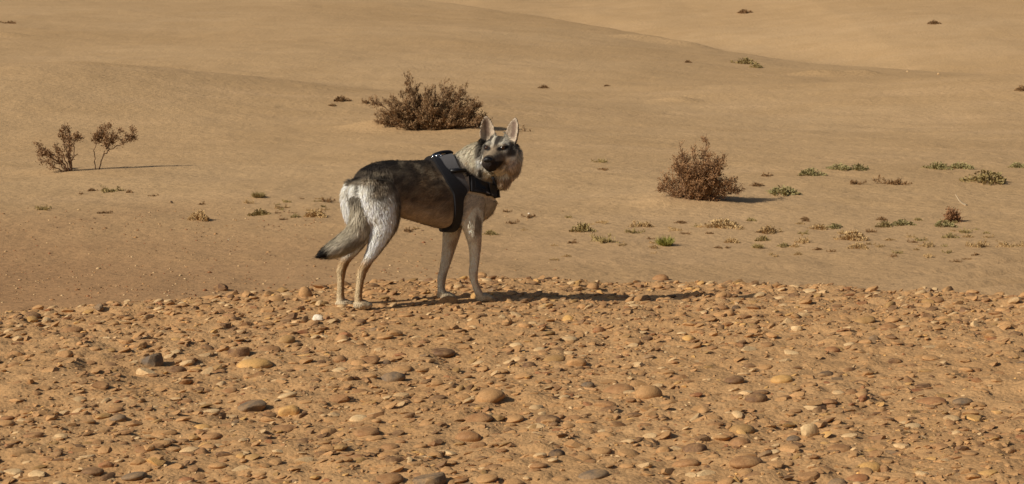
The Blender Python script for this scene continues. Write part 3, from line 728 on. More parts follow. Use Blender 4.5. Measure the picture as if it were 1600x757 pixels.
CR = lin(226, 213, 186); WH = lin(246, 241, 226); TANC = lin(176, 136, 90); GREY = lin(132, 118, 98); DGR = lin(82, 74, 65); BLK = lin(30, 27, 25); BEI = lin(186, 168, 146)
def coat(p, nrm, idx):
    part = SKN[idx]; t = SKS[idx]; N_ = len(p)
    c = np.tile(np.array(GREY), (N_, 1))
    nz = n3(p, 22, 1); nf = n3(p, 60, 2); streak = vnoise(p[:, 0] * 14 + p[:, 2] * 10, p[:, 2] * 75 - p[:, 0] * 10, 4)
    # trunk: dark saddle, paler belly
    zt = np.interp(p[:, 0], TRUNK_C[:, 0], TRUNK_C[:, 2] + TRUNK_C[:, 5]); zb = np.interp(p[:, 0], TRUNK_C[:, 0], TRUNK_C[:, 2] - TRUNK_C[:, 5])
    zr = (p[:, 2] - zb) / (zt - zb + 1e-6)
    m = part == 'trunk'
    k = np.tile(np.array(BEI), (N_, 1))
    k = mixc(k, sstep(.08, .42, zr + .10 * nz), lin(116, 100, 82))
    k = mixc(k, sstep(.34, .62, zr + .10 * nz), DGR)
    k = mixc(k, sstep(.62, .95, zr + .16 * nz), lin(44, 39, 35))
    k = mixc(k, .5 * sstep(.1, .6, streak) * sstep(.5, .7, zr), lin(96, 84, 70))
    x_r = P(672, 290, -.11)[0]; x_h = P(612, 290, -.11)[0]
    k = mixc(k, .75 * np.exp(-((p[:, 0] - x_r) / .07) ** 2) * sstep(.25, .55, zr) * sstep(1.05, .75, zr) * np.clip(.6 + .5 * nz, 0, 1), lin(150, 122, 88))
    mott = vnoise(p[:, 0] * 26 + p[:, 2] * 14, p[:, 2] * 40 - p[:, 0] * 18, 31)
    k = mixc(k, .55 * sstep(.15, .6, mott) * sstep(.30, .5, zr), lin(138, 124, 102)); k = mixc(k, .5 * sstep(.2, .6, -mott) * sstep(.2, .4, zr), lin(48, 42, 37))
    # rump: lighter, broken by black streaks
    rump = sstep(x_h + .08, x_h - .08, p[:, 0] + .04 * nz) * sstep(1.0, .72, zr + .14 * nz)
    k = mixc(k, rump, GREY); k = mixc(k, rump * sstep(.05, .5, streak) * .85, BLK)
    k = mixc(k, rump * sstep(.2, .7, -streak) * .35, CR)
    butt = sstep(-.25, -.75, nrm[:, 0]) * sstep(.80, .62, zr)
    k = mixc(k, butt, WH)
    xf = P(712, 320, -.1)[0]
    k = mixc(k, sstep(xf, xf + .07, p[:, 0]), lin(216, 202, 178))
    c[m] = k[m]; ktr = k
    # neck and ruff
    m = part == 'neck'
    k = np.tile(np.array(lin(176, 152, 118)), (N_, 1)); k = mixc(k, sstep(.35, .75, nrm[:, 2] + .3 * nz), CR); k = mixc(k, sstep(.1, .6, -nz) * .7, lin(110, 94, 74))
    k = mixc(k, .25 * sstep(.1, .6, nf), DGR)
    c[m] = k[m]
    m = part == 'ruff'
    k = np.tile(np.array(lin(170, 145, 118)), (N_, 1)); k = mixc(k, sstep(-.3, .5, nz) * .35, lin(160, 138, 108))
    c[m] = k[m]
    # head, in head coordinates
    q = p - HO; f = q @ HF; l = q @ HL; u = q @ HU; al = np.abs(l)
    m = (part == 'head') | ((part == 'ruff') & (f > -.055) & (u > -.1)) | ((part != 'ear') & (f > -.085) & (al < .125) & (u > -.12) & (u < .07))
    k = np.tile(np.array(lin(108, 101, 88)), (N_, 1))                             # forehead grey
    st2 = vnoise(l * 60 + 3, u * 22 + f * 10, 12)
    k = mixc(k, sstep(-.05, .4, st2) * .85, lin(58, 52, 47))
    k = mixc(k, sstep(.05, .45, -st2) * .75, lin(220, 210, 188))
    k = mixc(k, sstep(.020, .004, al) * sstep(.05, .0, f) * sstep(0, .03, u) * .6, lin(60, 54, 48))
    cheek = sstep(.045, .060, al) * sstep(-.012, -.030, u) * sstep(.112, .092, al) * sstep(-.088, -.066, u)
    k = mixc(k, cheek, lin(246, 238, 220))
    k = mixc(k, sstep(.078, .095, al) * sstep(.06, .03, u), lin(222, 208, 180))
    k = mixc(k, sstep(.050, .060, al) * sstep(-.040, -.020, u + .012 * nz) * sstep(.07, .05, u) * sstep(.100, .082, al) * .8, lin(84, 77, 67))
    mz = sstep(.035, .065, f)
    k = mixc(k, mz, lin(148, 130, 106)); k = mixc(k, mz * sstep(.012, .026, al) * .6, lin(92, 82, 70)); k = mixc(k, (l > .02) * sstep(-.028, -.05, u) * sstep(.05, .0, f) * sstep(-.09, -.06, f) * .55, lin(170, 142, 114))  # last mix: beige on one cheek only, its shade painted into the coat
    k = mixc(k, mz * sstep(-.020, -.034, u) * sstep(.02, .03, al), lin(120, 106, 88))
    k = mixc(k, sstep(-.044, -.054, u - .15 * l) * sstep(.045, .065, f), lin(36, 31, 28))      # dark lips and chin, plus shade of the lower muzzle painted in
    k = mixc(k, sstep(.145, .16, f) * .8, lin(46, 38, 34))
    for s in (-1, 1):
        e = np.sqrt(((l - s * .036) / .023) ** 2 + ((u - .013 - s * (l - s * .036) * .25) / .0115) ** 2)
        k = mixc(k, (f > .0) * sstep(1.35, .75, e), lin(24, 20, 18))
        e2 = np.sqrt(((l - s * .032) / .014) ** 2 + ((u - .035) / .008) ** 2)
        k = mixc(k, (f > .0) * sstep(1.3, .6, e2) * .3, lin(222, 214, 194))
    k = mixc(k, sstep(-.055, -.075, u) * sstep(.05, .02, f) * sstep(.065, .035, al), lin(228, 217, 194))
    c[m] = k[m]
    m = part == 'ear'
    if m.any():
        k = np.tile(np.array(lin(96, 82, 66)), (N_, 1))
        for (b, ax, side, fr, L) in EARS:
            r = p - b; s = r @ ax / L; w = r @ side; near = (np.abs(w) < .06) & (np.abs(r @ fr) < .06)
            inn = near * sstep(.05, .35, nrm @ fr)
            k = mixc(k, inn, lin(210, 192, 168))
            k = mixc(k, inn * sstep(.020, .006, np.abs(w + .002)) * sstep(.1, .25, s) * sstep(.95, .75, s) * .75, lin(118, 92, 80))
        c[m] = k[m]
    # fore legs
    m = part == 'fleg'
    k = np.tile(np.array(lin(240, 228, 204)), (N_, 1))
    k = mixc(k, sstep(.1, .5, vnoise(p[:, 0] * 45, p[:, 2] * 9, 14)) * sstep(.26, .34, p[:, 2]) * .8, lin(112, 100, 84))
    k = mixc(k, sstep(.36, .26, p[:, 2]) * sstep(-.3, .5, nrm[:, 0] + .5 * nz) * .65, TANC)
    k = mixc(k, sstep(.05, .02, p[:, 2]), lin(212, 192, 158))
    c[m] = k[m]
    # hind legs
    m = part == 'hleg'
    k = np.tile(np.array(lin(164, 148, 122)), (N_, 1))
    k = mixc(k, sstep(-.05, .5, streak) * .5 * sstep(.38, .48, p[:, 2]), lin(70, 62, 54))
    k = mixc(k, sstep(.55, .15, nrm[:, 0] - .15 * nz) * sstep(.56, .49, p[:, 2] + .04 * nz), lin(248, 244, 230))
    k = mixc(k, sstep(.2, .7, nrm[:, 0] + .1 * nz) * sstep(.20, .30, p[:, 2]) * .85, lin(86, 72, 58))
    k = mixc(k, sstep(.26, .20, p[:, 2]), TANC)
    k = mixc(k, sstep(.24, .16, p[:, 2]) * sstep(.2, -.4, nrm[:, 0]), lin(206, 182, 142))
    k = mixc(k, sstep(.06, .02, p[:, 2]) * .8, lin(214, 196, 164))
    k = k * (1 - sstep(.47, .57, p[:, 2] + .03 * nz))[:, None] + ktr * sstep(.47, .57, p[:, 2] + .03 * nz)[:, None]
    c[m] = k[m]
    m = part == 'paw'; c[m] = np.array(lin(206, 184, 148))
    m = part == 'tail'
    k = np.tile(np.array(lin(178, 166, 142)), (N_, 1)); k = mixc(k, sstep(0, .6, nz) * .6, lin(220, 210, 188)); k = mixc(k, sstep(.1, .6, nf) * .5, lin(84, 76, 66))
    k = mixc(k, sstep(.20, .12, t) * 1.0, BLK); k = mixc(k, np.exp(-((t - .22) / .07) ** 2) * .7, lin(50, 44, 40))
    k = mixc(k, sstep(.76, .84, t), lin(26, 22, 20))
    c[m] = k[m]
    return np.clip(c * (1 + .12 * nf)[:, None], 0.004, 0.9)

bidx = nearest(BV); bcol = coat(BV, BN, bidx)
a = body_me.color_attributes.new('tint', 'FLOAT_COLOR', 'POINT'); cc = np.ones((len(BV), 4), np.float32); cc[:, :3] = bcol * 0.9; a.data.foreach_set('color', cc.ravel())
body_me.polygons.foreach_set('use_smooth', np.ones(len(body_me.polygons), bool))

def mat_coat(name, rough, noisy):
    k = Nodes(name); at = k.add('ShaderNodeVertexColor', layer_name='tint')
    if noisy:
        geo = k.add('ShaderNodeNewGeometry'); n1 = k.noise(160, 3, .6, geo.outputs['Position'])
        c = k.mix(k.ramp(n1, [(.35, (.5, .5, .5)), (.6, (0, 0, 0))]), at.outputs['Color'], k.mix(.5, at.outputs['Color'], (.02, .016, .012)))
        k.link(c, k.b.inputs['Base Color'])
    else: k.link(at.outputs['Color'], k.b.inputs['Base Color'])
    k.b.inputs['Roughness'].default_value = rough; k.b.inputs['Specular IOR Level'].default_value = .2
    return k.m
M_SKIN = mat_coat('undercoat', .9, True); M_FUR = mat_coat('guard_hair', .7, False)

dog = bpy.data.objects.new('dog', None); COL.objects.link(dog)
dog.location = DORG; dog.rotation_euler = (0, 0, TH)
tag(dog, 'wolf-like grey and cream dog in a black harness, standing on the stones and looking back', 'dog')
new_obj('body', body_me, dog, M_SKIN)

# harness: panels laid over the body by casting rays onto it
bvh = BVHTree.FromPolygons([Vector(v) for v in BV], [tuple(p.vertices) for p in body_me.polygons])
tbvh = BVHTree.FromPolygons([Vector(v) for v in TRUNK_RAW[0]], TRUNK_RAW[1])
def cast(o, d):
    h = bvh.ray_cast(Vector(o), Vector(d))
    return np.array(h[0]) if h[0] is not None else None
def shell(name, pts, thick, mat, parent, lift=.006):
    """pts: rows x cols x 3 on the body; made into a closed slab"""
    pts = np.asarray(pts); nr, nc = pts.shape[:2]
    for _ in range(3):
        q = pts.copy(); q[1:-1] = (pts[:-2] + 2 * pts[1:-1] + pts[2:]) / 4; q[:, 1:-1] = (q[:, :-2] + 2 * q[:, 1:-1] + q[:, 2:]) / 4; pts = q
    du = np.gradient(pts, axis=0); dv = np.gradient(pts, axis=1); nn = np.cross(du, dv); nn /= np.linalg.norm(nn, axis=2, keepdims=True) + 1e-9
    ctr = np.array([pts[..., 0].mean(), 0, pts[..., 2].mean()])
    if ((pts - ctr) * nn).sum() < 0: nn = -nn
    outer = pts + nn * (lift + thick); inner = pts + nn * (lift - .012)
    V = np.concatenate([outer.reshape(-1, 3), inner.reshape(-1, 3)]); Q = grid_quads(nr, nc).tolist(); N_ = nr * nc
    F = Q + [[a + N_ for a in f[::-1]] for f in Q]
    rim = [i * nc for i in range(nr)] + [(nr - 1) * nc + k for k in range(1, nc)] + [i * nc + nc - 1 for i in range(nr - 2, -1, -1)] + [k for k in range(nc - 2, 0, -1)]
    F += [[a, b, b + N_, a + N_] for a, b in zip(rim, rim[1:] + rim[:1])]
    m = bpy.data.meshes.new(name); m.from_pydata(V.tolist(), [], F); m.update()
    b = bmesh.new(); b.from_mesh(m); bmesh.ops.recalc_face_normals(b, faces=b.faces); b.to_mesh(m); b.free()
    m.polygons.foreach_set('use_smooth', np.ones(len(m.polygons), bool))
    try: m.set_sharp_from_angle(angle=math.radians(50))
    except Exception: pass
    return new_obj(name, m, parent, mat)

def mat_plain(name, col, rough=.6, metal=0.0, bump=0.0, scale=200):
    k = Nodes(name); geo = k.add('ShaderNodeNewGeometry'); n1 = k.noise(scale, 3, .6, geo.outputs['Position'])
    c = k.mix(n1, tuple(x * .75 for x in col), tuple(min(1, x * 1.25) for x in col)); k.link(c, k.b.inputs['Base Color'])
    k.b.inputs['Roughness'].default_value = rough; k.b.inputs['Metallic'].default_value = metal
    if bump: k.link(k.bump(n1, bump, .002), k.b.inputs['Normal'])
    return k.m
M_WEB = mat_plain('black_webbing', lin(30, 30, 33), .62, 0, .4); M_PANEL = mat_plain('charcoal_fabric', lin(88, 86, 86), .85, 0, .5)
M_PLAST = mat_plain('black_plastic', lin(22, 22, 24), .35); M_STEEL = mat_plain('bright_steel', lin(225, 225, 222), .25, 1.0); M_REFL = mat_plain('grey_reflective_tape', lin(120, 120, 122), .5)

ZAX = (P(700, 250)[2] + P(700, 355)[2]) / 2
def polar(x, al, side):
    d = np.array([0, math.cos(al) * side, math.sin(al)]); o = np.array([x, 0, ZAX]) + d * .5
    h = cast(o, -d); t = tbvh.ray_cast(Vector(o), Vector(-d))[0]
    t = np.array(t) if t is not None else np.array([x, 0, ZAX]) + d * .12
    if h is None or (al < 0.35 and np.linalg.norm(h - t) > .03): h = t + d * (.02 if al > -.6 else .004)
    return h
deg = math.radians
RE = [(90, P(674, 252)[0]), (60, P(682, 262, -.06)[0]), (30, P(697, 281, -.11)[0]), (5, P(708, 300, -.12)[0]), (-30, P(708, 325, -.10)[0]), (-65, P(704, 346, -.05)[0]), (-90, P(690, 356, 0)[0])]
FE = [(90, P(705, 240)[0]), (60, P(710, 250, -.06)[0]), (30, P(724, 268, -.10)[0]), (12, P(731, 284, -.11)[0]), (2, P(725, 296, -.12)[0]), (-8, P(722, 305, -.12)[0]), (-30, P(720, 320, -.10)[0]), (-65, P(715, 344, -.05)[0]), (-90, P(706, 356, 0)[0])]
def interp(tab, a):
    t = sorted(tab); return float(np.interp(a, [q[0] for q in t], [q[1] for q in t]))
harness = None
rowsH = []
for a in np.linspace(-90, 270, 121):
    al = a if a <= 90 else 180 - a; sd = -1 if a <= 90 else 1
    x0, x1 = interp(RE, al), interp(FE, al)
    rowsH.append([polar(x0 + (x1 - x0) * k / 13, deg(al), sd) for k in range(14)])
harness = shell('harness', rowsH, .006, M_PANEL, dog, .008)
# black binding along the girth and the rear edge of the saddle
rowsH = []
for a in np.linspace(-88, 268, 121):
    al = a if a <= 90 else 180 - a; sd = -1 if a <= 90 else 1
    x0, x1 = interp(RE, al), interp(FE, al); w = min(.060, (x1 - x0))
    if al < 20: w = (x1 - x0) * .97
    w = w if al > 20 else (x1 - x0) * .97
    w = np.interp(al, [5, 35, 60], [(x1 - x0) * .97, .050, .026])
    rowsH.append([polar(x0 - .002 + w * k / 7, deg(al), sd) for k in range(8)])
shell('girth_strap', rowsH, .0085, M_WEB, harness, .010)
# chest strap round the front
XC = P(722, 300)[0]
def chest(be, z, sd=1):
    d = np.array([math.cos(be), math.sin(be), 0]); o = np.array([XC, 0, z]) + d * .6; h = cast(o, -d)
    t = tbvh.ray_cast(Vector(o), Vector(-d))[0]
    t = np.array(t) if t is not None else np.array([XC, 0, z]) + d * .10
    if h is None or np.linalg.norm(h - t) > .035: h = t + d * .018
    return h
ZT = [(-100, P(722, 276, -.12)[2]), (-60, P(745, 284, -.11)[2]), (-30, P(765, 290, -.07)[2]), (0, P(773, 296, 0)[2]), (100, P(773, 286, 0)[2])]
ZB = [(-100, P(722, 300, -.12)[2]), (-60, P(745, 305, -.11)[2]), (-30, P(766, 309, -.07)[2]), (0, P(774, 313, 0)[2]), (100, P(773, 310, 0)[2])]
rowsC = []
for b in np.linspace(-100, 100, 61):
    z0, z1 = interp(ZB, b), interp(ZT, b)
    rowsC.append([chest(deg(b), z0 + (z1 - z0) * k / 7) for k in range(8)])
cs = shell('chest_strap', rowsC, .010, M_WEB, harness, .014)
for nm, b0, b1, e0, e1, mt, th in (('reflective_tape', -66, -46, .06, .14, M_REFL, .0115), ('label_patch', -92, -66, .25, .85, M_PLAST, .013), ('buckle', -56, -50, -.05, 1.05, M_PLAST, .018), ('adjuster', -33, -29, -.08, 1.08, M_PLAST, .017)):
    rr = []
    for b in np.linspace(b0, b1, 9):
        z0, z1 = interp(ZB, b), interp(ZT, b)
        rr.append([chest(deg(b), z0 + (z1 - z0) * (e0 + (e1 - e0) * k / 5)) for k in range(6)])
    shell(nm, rr, th, mt, harness, .014)

def tube(name, pts, r, mat, parent, n=8, flat=1.0, closed=False, rs=None):
    pts = np.asarray(pts, float); m = len(pts); V = []; F = []
    for i in range(m):
        a = pts[(i - 1) % m] if closed else pts[max(i - 1, 0)]; b = pts[(i + 1) % m] if closed else pts[min(i + 1, m - 1)]
        t = (b - a) / (np.linalg.norm(b - a) + 1e-9); ref = np.array([0, 1.0, 0]) if abs(t[1]) < .9 else np.array([1.0, 0, 0])
        s = np.cross(t, ref); s /= np.linalg.norm(s); w = np.cross(t, s); rr = r if rs is None else rs[i]
        for k in range(n): V.append(pts[i] + s * math.cos(2 * math.pi * k / n) * rr * flat + w * math.sin(2 * math.pi * k / n) * rr)
    for i in range(m if closed else m - 1):
        j = (i + 1) % m
        for k in range(n): F.append([i * n + k, i * n + (k + 1) % n, j * n + (k + 1) % n, j * n + k])
    if not closed: F.append(list(range(n))[::-1]); F.append([(m - 1) * n + k for k in range(n)])
    return new_obj(name, np_mesh_poly(name, V, F), parent, mat)
def np_mesh_poly(name, V, F):
    m = bpy.data.meshes.new(name); m.from_pydata([tuple(v) for v in V], [], F); m.update()
    b = bmesh.new(); b.from_mesh(m); bmesh.ops.recalc_face_normals(b, faces=b.faces); b.to_mesh(m); b.free()
    m.polygons.foreach_set('use_smooth', np.ones(len(m.polygons), bool)); return m

xa, xb = P(676, 250)[0], P(706, 240)[0]
za = polar(xa, deg(90), -1)[2]; zb = polar(xb, deg(90), -1)[2]
hp = [np.array([xa + (xb - xa) * s, 0, za + (zb - za) * s + .012 + .012 * math.sin(math.pi * s) ** .5]) for s in np.linspace(0, 1, 14)]
tube('handle', hp, .015, M_PLAST, harness, 10, .55)
for (u, v) in ((680, 246), (686, 243)):
    c = P(u, v, -.022); c[2] = polar(c[0], deg(78), -1)[2] + .020
    tube('ring', [c + np.array([math.cos(t) * .013, 0.004 * math.sin(t), math.sin(t) * .006]) for t in np.linspace(0, 2 * math.pi, 14, endpoint=False)], .0042, M_STEEL, harness, 6, 1, True)
# side clip block under the handle
cb = [polar(P(u, v, -.08)[0], deg(48), -1) for u, v in ((699, 262), (722, 266))]
tube('side_clip', [cb[0] + np.array([0, -.012, .008]), (cb[0] + cb[1]) / 2 + np.array([0, -.016, .010]), cb[1] + np.array([0, -.012, .008])], .018, M_PLAST, harness, 8, .6)
# collar end hanging from the ruff
cp = [P(u, v, -.12) for u, v in ((769, 277), (773, 284), (777, 291), (783, 299))]
col_pts = []
for q in cp:
    h = cast(np.array([q[0], -.6, q[2]]), (0, 1, 0)); y = h[1] - .018 if h is not None else -.10
    col_pts.append(np.array([q[0], y, q[2]]))
tube('collar', spline(col_pts, 12), .011, M_WEB, dog, 8, .5)

# eyes and nose
M_EYE = mat_plain('dark_amber_eye', lin(52, 34, 20), .12); M_NOSE = mat_plain('nose_leather', lin(20, 18, 18), .4, 0, .4, 500)
for s in (-1, 1):
    e0 = H(.3, s * .036, .013); h = cast(e0, -HF); c = (h if h is not None else H(.045, s * .036, .013)) - HF * .0075
    mv = []; dog_parts_v = []; dog_parts_f = []
    ball(c, (HL * .0135, HU * .0110, HF * .012)); eo = new_obj('eye', np_mesh_poly('eye', dog_parts_v[0], dog_parts_f), dog, M_EYE)
dog_parts_v = []; dog_parts_f = []
ball(H(.168, 0, -.038), (HL * .021, HU * .0155, HF * .016)); ball(H(.174, -.011, -.041), (HL * .009, HU * .009, HF * .008)); ball(H(.174, .011, -.041), (HL * .009, HU * .009, HF * .008))
new_obj('nose', np_mesh_poly('nose', np.concatenate(dog_parts_v), dog_parts_f), dog, M_NOSE)

# fur: tapered guard hairs rooted on the body
hb = []
for o in [harness] + list(harness.children) + [c for c in dog.children if c.name.startswith('collar')]:
    vv, _ = mesh_np(o.data); hb.append(vv)
hb = np.concatenate(hb)
from mathutils.kdtree import KDTree
kd = KDTree(len(hb))
for i, v in enumerate(hb): kd.insert(v, i)
kd.balance()
body_me.calc_loop_triangles()
tri = np.empty(len(body_me.loop_triangles) * 3, np.int32); body_me.loop_triangles.foreach_get('vertices', tri); tri = tri.reshape(-1, 3)
A, B, C = BV[tri[:, 0]], BV[tri[:, 1]], BV[tri[:, 2]]
ar = np.linalg.norm(np.cross(B - A, C - A), axis=1); pt = SKN[bidx[tri[:, 0]]]
wgt = ar * np.select([pt == 'head', pt == 'ear', pt == 'paw', (pt == 'fleg') | (pt == 'hleg')], [3.2, 2.0, .8, 1.3], 1.15)
NF = 140000
ti = rng.choice(len(tri), NF, p=wgt / wgt.sum()); r1 = np.sqrt(rng.random(NF))[:, None]; r2 = rng.random(NF)[:, None]
root = A[ti] * (1 - r1) + B[ti] * r1 * (1 - r2) + C[ti] * r1 * r2
nrm = BN[tri[ti, 0]]; idx = bidx[tri[ti, 0]]; part = SKN[idx]
keep = np.array([kd.find(r)[2] > .011 for r in root]); root = root[keep]; nrm = nrm[keep]; idx = idx[keep]; part = part[keep]; n = len(root)
q = root - HO; f_ = q @ HF; face = ((part == 'head') & (f_ > -.04))
flow = SKT[idx].copy()
flow[part == 'trunk'] = np.array([-1, 0, -.35]); flow[part == 'neck'] = np.array([-.75, -.1, -.65]); flow[part == 'head'] = -HF + np.array([0, 0, -.3])
L_ = np.select([face, part == 'head', part == 'ear', part == 'paw', part == 'fleg', part == 'hleg', part == 'trunk', part == 'neck', part == 'ruff', part == 'tail'],
               [.006, .016, .005, .004, .010, .012, .018, .028, .025, .024], .016)
tl = SKS[idx]
hi = root[:, 2] > .36
L_ = np.where((part == 'fleg') & hi, .018, L_); L_ = np.where((part == 'hleg') & (root[:, 2] > .30), .022, L_)
L_ = np.where((part == 'fleg') & (root[:, 2] < .15), .007, L_); L_ = np.where((part == 'hleg') & (root[:, 2] < .15), .007, L_)
# ear rims stay neat
L_ = L_ * rng.uniform(.6, 1.2, n) * np.where((rng.random(n) < .08) & ~np.isin(part, ['head', 'ruff', 'ear', 'neck']) & (L_ > .009), 1.7, 1.0)
flow = flow - nrm * (flow * nrm).sum(1)[:, None]; flow /= np.linalg.norm(flow, axis=1)[:, None] + 1e-6
lift = np.select([face, part == 'ear', part == 'ruff', part == 'tail', part == 'neck'], [.25, .3, .45, .38, .45], .28)[:, None]
dr = flow + nrm * lift + rng.normal(0, .16, (n, 3)); dr /= np.linalg.norm(dr, axis=1)[:, None]
side = np.cross(dr, nrm); side /= np.linalg.norm(side, axis=1)[:, None] + 1e-6
wd = np.select([face, part == 'ear', part == 'paw'], [.0009, .0009, .0009], .0013)[:, None] * rng.uniform(.7, 1.3, (n, 1))
mid = root + dr * (L_ * .55)[:, None] + nrm * .0006; tip = root + dr * L_[:, None] - nrm * (L_ * .12)[:, None] - np.array([0, 0, 1.0]) * (L_ * .10)[:, None]
FV = np.stack([root - side * wd - nrm * .001, root + side * wd - nrm * .001, mid + side * wd * .8, mid - side * wd * .8, tip], 1)
cl = coat(root, nrm, idx)
back = (part == 'trunk') | (part == 'neck') | (part == 'hleg') & hi | (part == 'tail')
g = rng.random(n); jit = rng.uniform(.75, 1.3, n)
cl = cl * jit[:, None]
lum = cl.mean(1); frt = (f_ > -.10) | ((part == 'trunk') & (root[:, 0] > P(715, 320, -.1)[0])); dk = back & (g < .16) & (lum < .35) & ~frt; dk = dk | ((part == 'ruff') & (g < .14)); cl[dk] = cl[dk] * .35
lt = back & (g > .87) & (lum > .03) & ~frt; cl[lt] = cl[lt] * .4 + np.array(lin(176, 166, 146)) * .6
cl = np.clip(cl, .004, .85)
FC = np.repeat(cl[:, None], 5, 1); FC[:, 4] *= np.where(back, .8, 1.0)[:, None]; FC[:, :2] *= .95
base = np.arange(n)[:, None] * 5
fur_me = np_mesh('fur', FV.reshape(-1, 3), tris=base + np.array([[3, 2, 4]]), quads=base + np.array([[0, 1, 2, 3]]), col=FC.reshape(-1, 3), smooth=True)
fur = new_obj('fur', fur_me, dog, M_FUR); fur['kind'] = 'stuff'

# ------------------------------------------------------------------ desert shrubs
def mat_veg(name, var=.35, transl=False):
    k = Nodes(name); oi = k.add('ShaderNodeObjectInfo'); geo = k.add('ShaderNodeNewGeometry')
    n1 = k.noise(9, 2, .6, geo.outputs['Position'])
    c = k.mix(n1, k.mix(1.0, oi.outputs['Color'], (1 - var,) * 3, 'MULTIPLY'), k.mix(1.0, oi.outputs['Color'], (1 + var,) * 3, 'MULTIPLY'))
    k.link(c, k.b.inputs['Base Color']); k.b.inputs['Roughness'].default_value = .85; return k.m
M_TWIG = mat_veg('dry_twigs'); M_BARK = mat_veg('dry_bark', .25)

class Sticks:
    """collects thin tapered prisms and small leaf blades as arrays"""
    def __init__(self): self.v = []; self.t = []; self.n = 0
    def path(self, pts, r0, r1):
        pts = np.asarray(pts); m = len(pts); V = []
        for i in range(m):
            t = pts[min(i + 1, m - 1)] - pts[max(i - 1, 0)]; t = t / (np.linalg.norm(t) + 1e-9)
            s = np.cross(t, [0.31, .87, .2]); s /= np.linalg.norm(s) + 1e-9; w = np.cross(t, s); r = r0 + (r1 - r0) * i / (m - 1)
            for a in (0, 2.094, 4.189): V.append(pts[i] + s * math.cos(a) * r + w * math.sin(a) * r)
        T = []
        for i in range(m - 1):
            for k in range(3):
                a = i * 3 + k; b = i * 3 + (k + 1) % 3
                T += [[a, b, b + 3], [a, b + 3, a + 3]]
        self.v.append(np.array(V)); self.t.append(np.array(T) + self.n); self.n += len(V)
    def blades(self, p, d, L, w, r):
        """many blades at once: roots p, directions d"""
        k = len(p); d = d / (np.linalg.norm(d, axis=1)[:, None] + 1e-9); s = np.cross(d, r.normal(size=(k, 3))); s /= np.linalg.norm(s, axis=1)[:, None] + 1e-9
        L = np.asarray(L).reshape(-1, 1); w = np.asarray(w).reshape(-1, 1)
        V = np.stack([p - s * w * .4, p + s * w * .4, p + d * L * .55 + s * w, p + d * L, p + d * L * .5 - s * w], 1).reshape(-1, 3)
        b = np.arange(k)[:, None, None] * 5 + self.n; T = (b + np.array([[[0, 1, 2], [0, 2, 4], [4, 2, 3]]])).reshape(-1, 3)
        self.v.append(V); self.t.append(T); self.n += len(V)
    def mesh(self, name):
        return np_mesh(name, np.concatenate(self.v), tris=np.concatenate(self.t), smooth=False)

def wander(r, p, d, L, n, bend, lift):
    pts = [np.array(p, float)]; d = np.array(d, float); d /= np.linalg.norm(d)
    for i in range(n):
        d = d + r.normal(0, bend, 3) + np.array([0, 0, lift]); d /= np.linalg.norm(d); pts.append(pts[-1] + d * L / n)
    return np.array(pts)

def shrub(name, base, stems, label, seed, col, bark, leaf=.035, sub=7, subL=.28, dens=26, clump=.035, thick=.014, leafw=.30):
    """stems: list of polylines in metres relative to base (x right, y away, z up), with the leafy part given by start fraction"""
    r = np.random.default_rng(seed); wood = Sticks(); fol = Sticks()
    o = bpy.data.objects.new(name, None); COL.objects.link(o); o.location = base
    for pts, leafy in stems:
        n = max(8, len(pts) * 3); S_ = spline(pts, n); S_[1:-1] += r.normal(0, .012, (n - 2, 3))
        Ls = np.linalg.norm(np.diff(S_, axis=0), axis=1).sum()
        wood.path(S_, thick * r.uniform(.8, 1.2), thick * .22)
        for j in range(sub):
            f = leafy + (1 - leafy) * (j + r.random()) / sub; i = min(int(f * (n - 1)), n - 2)
            t = S_[i + 1] - S_[i]; t /= np.linalg.norm(t) + 1e-9
            d = t * .7 + r.normal(0, .75, 3) + np.array([0, 0, .25]); L = subL * r.uniform(.45, 1.1) * (1.1 - .5 * f)
            tw = wander(r, S_[i], d, L, 5, .28, .10); wood.path(tw, thick * .35, thick * .10)
            k = int(dens * r.uniform(.6, 1.4)); q = r.integers(1, 6, k); fr = r.random((k, 1))
            p = tw[q] * fr + tw[q - 1] * (1 - fr) + r.normal(0, clump * .6, (k, 3)); dirs = (tw[-1] - tw[0]) / L + r.normal(0, .55, (k, 3)) + np.array([0, 0, .3])
            fol.blades(p, dirs, leaf * r.uniform(.6, 1.5, k), leaf * leafw * r.uniform(.5, 1.2, k), r)
        k = int(dens * 1.3); q = np.clip((n - 1) * (leafy + (1 - leafy) * r.random(k)), 0, n - 2).astype(int)
        fol.blades(S_[q] + r.normal(0, clump, (k, 3)), (S_[q + 1] - S_[q]) * 8 + r.normal(0, .5, (k, 3)), leaf * r.uniform(.6, 1.5, k), leaf * leafw * r.uniform(.5, 1.2, k), r)
    for lo in wood.v + fol.v: lo[:, 2] = np.maximum(lo[:, 2], -.06)
    w = new_obj('branches', wood.mesh('branches'), o, M_BARK); w.color = (*bark, 1)
    f = new_obj('foliage', fol.mesh('foliage'), o, M_TWIG); f.color = (*col, 1)
    tag(o, label, 'shrub'); return o

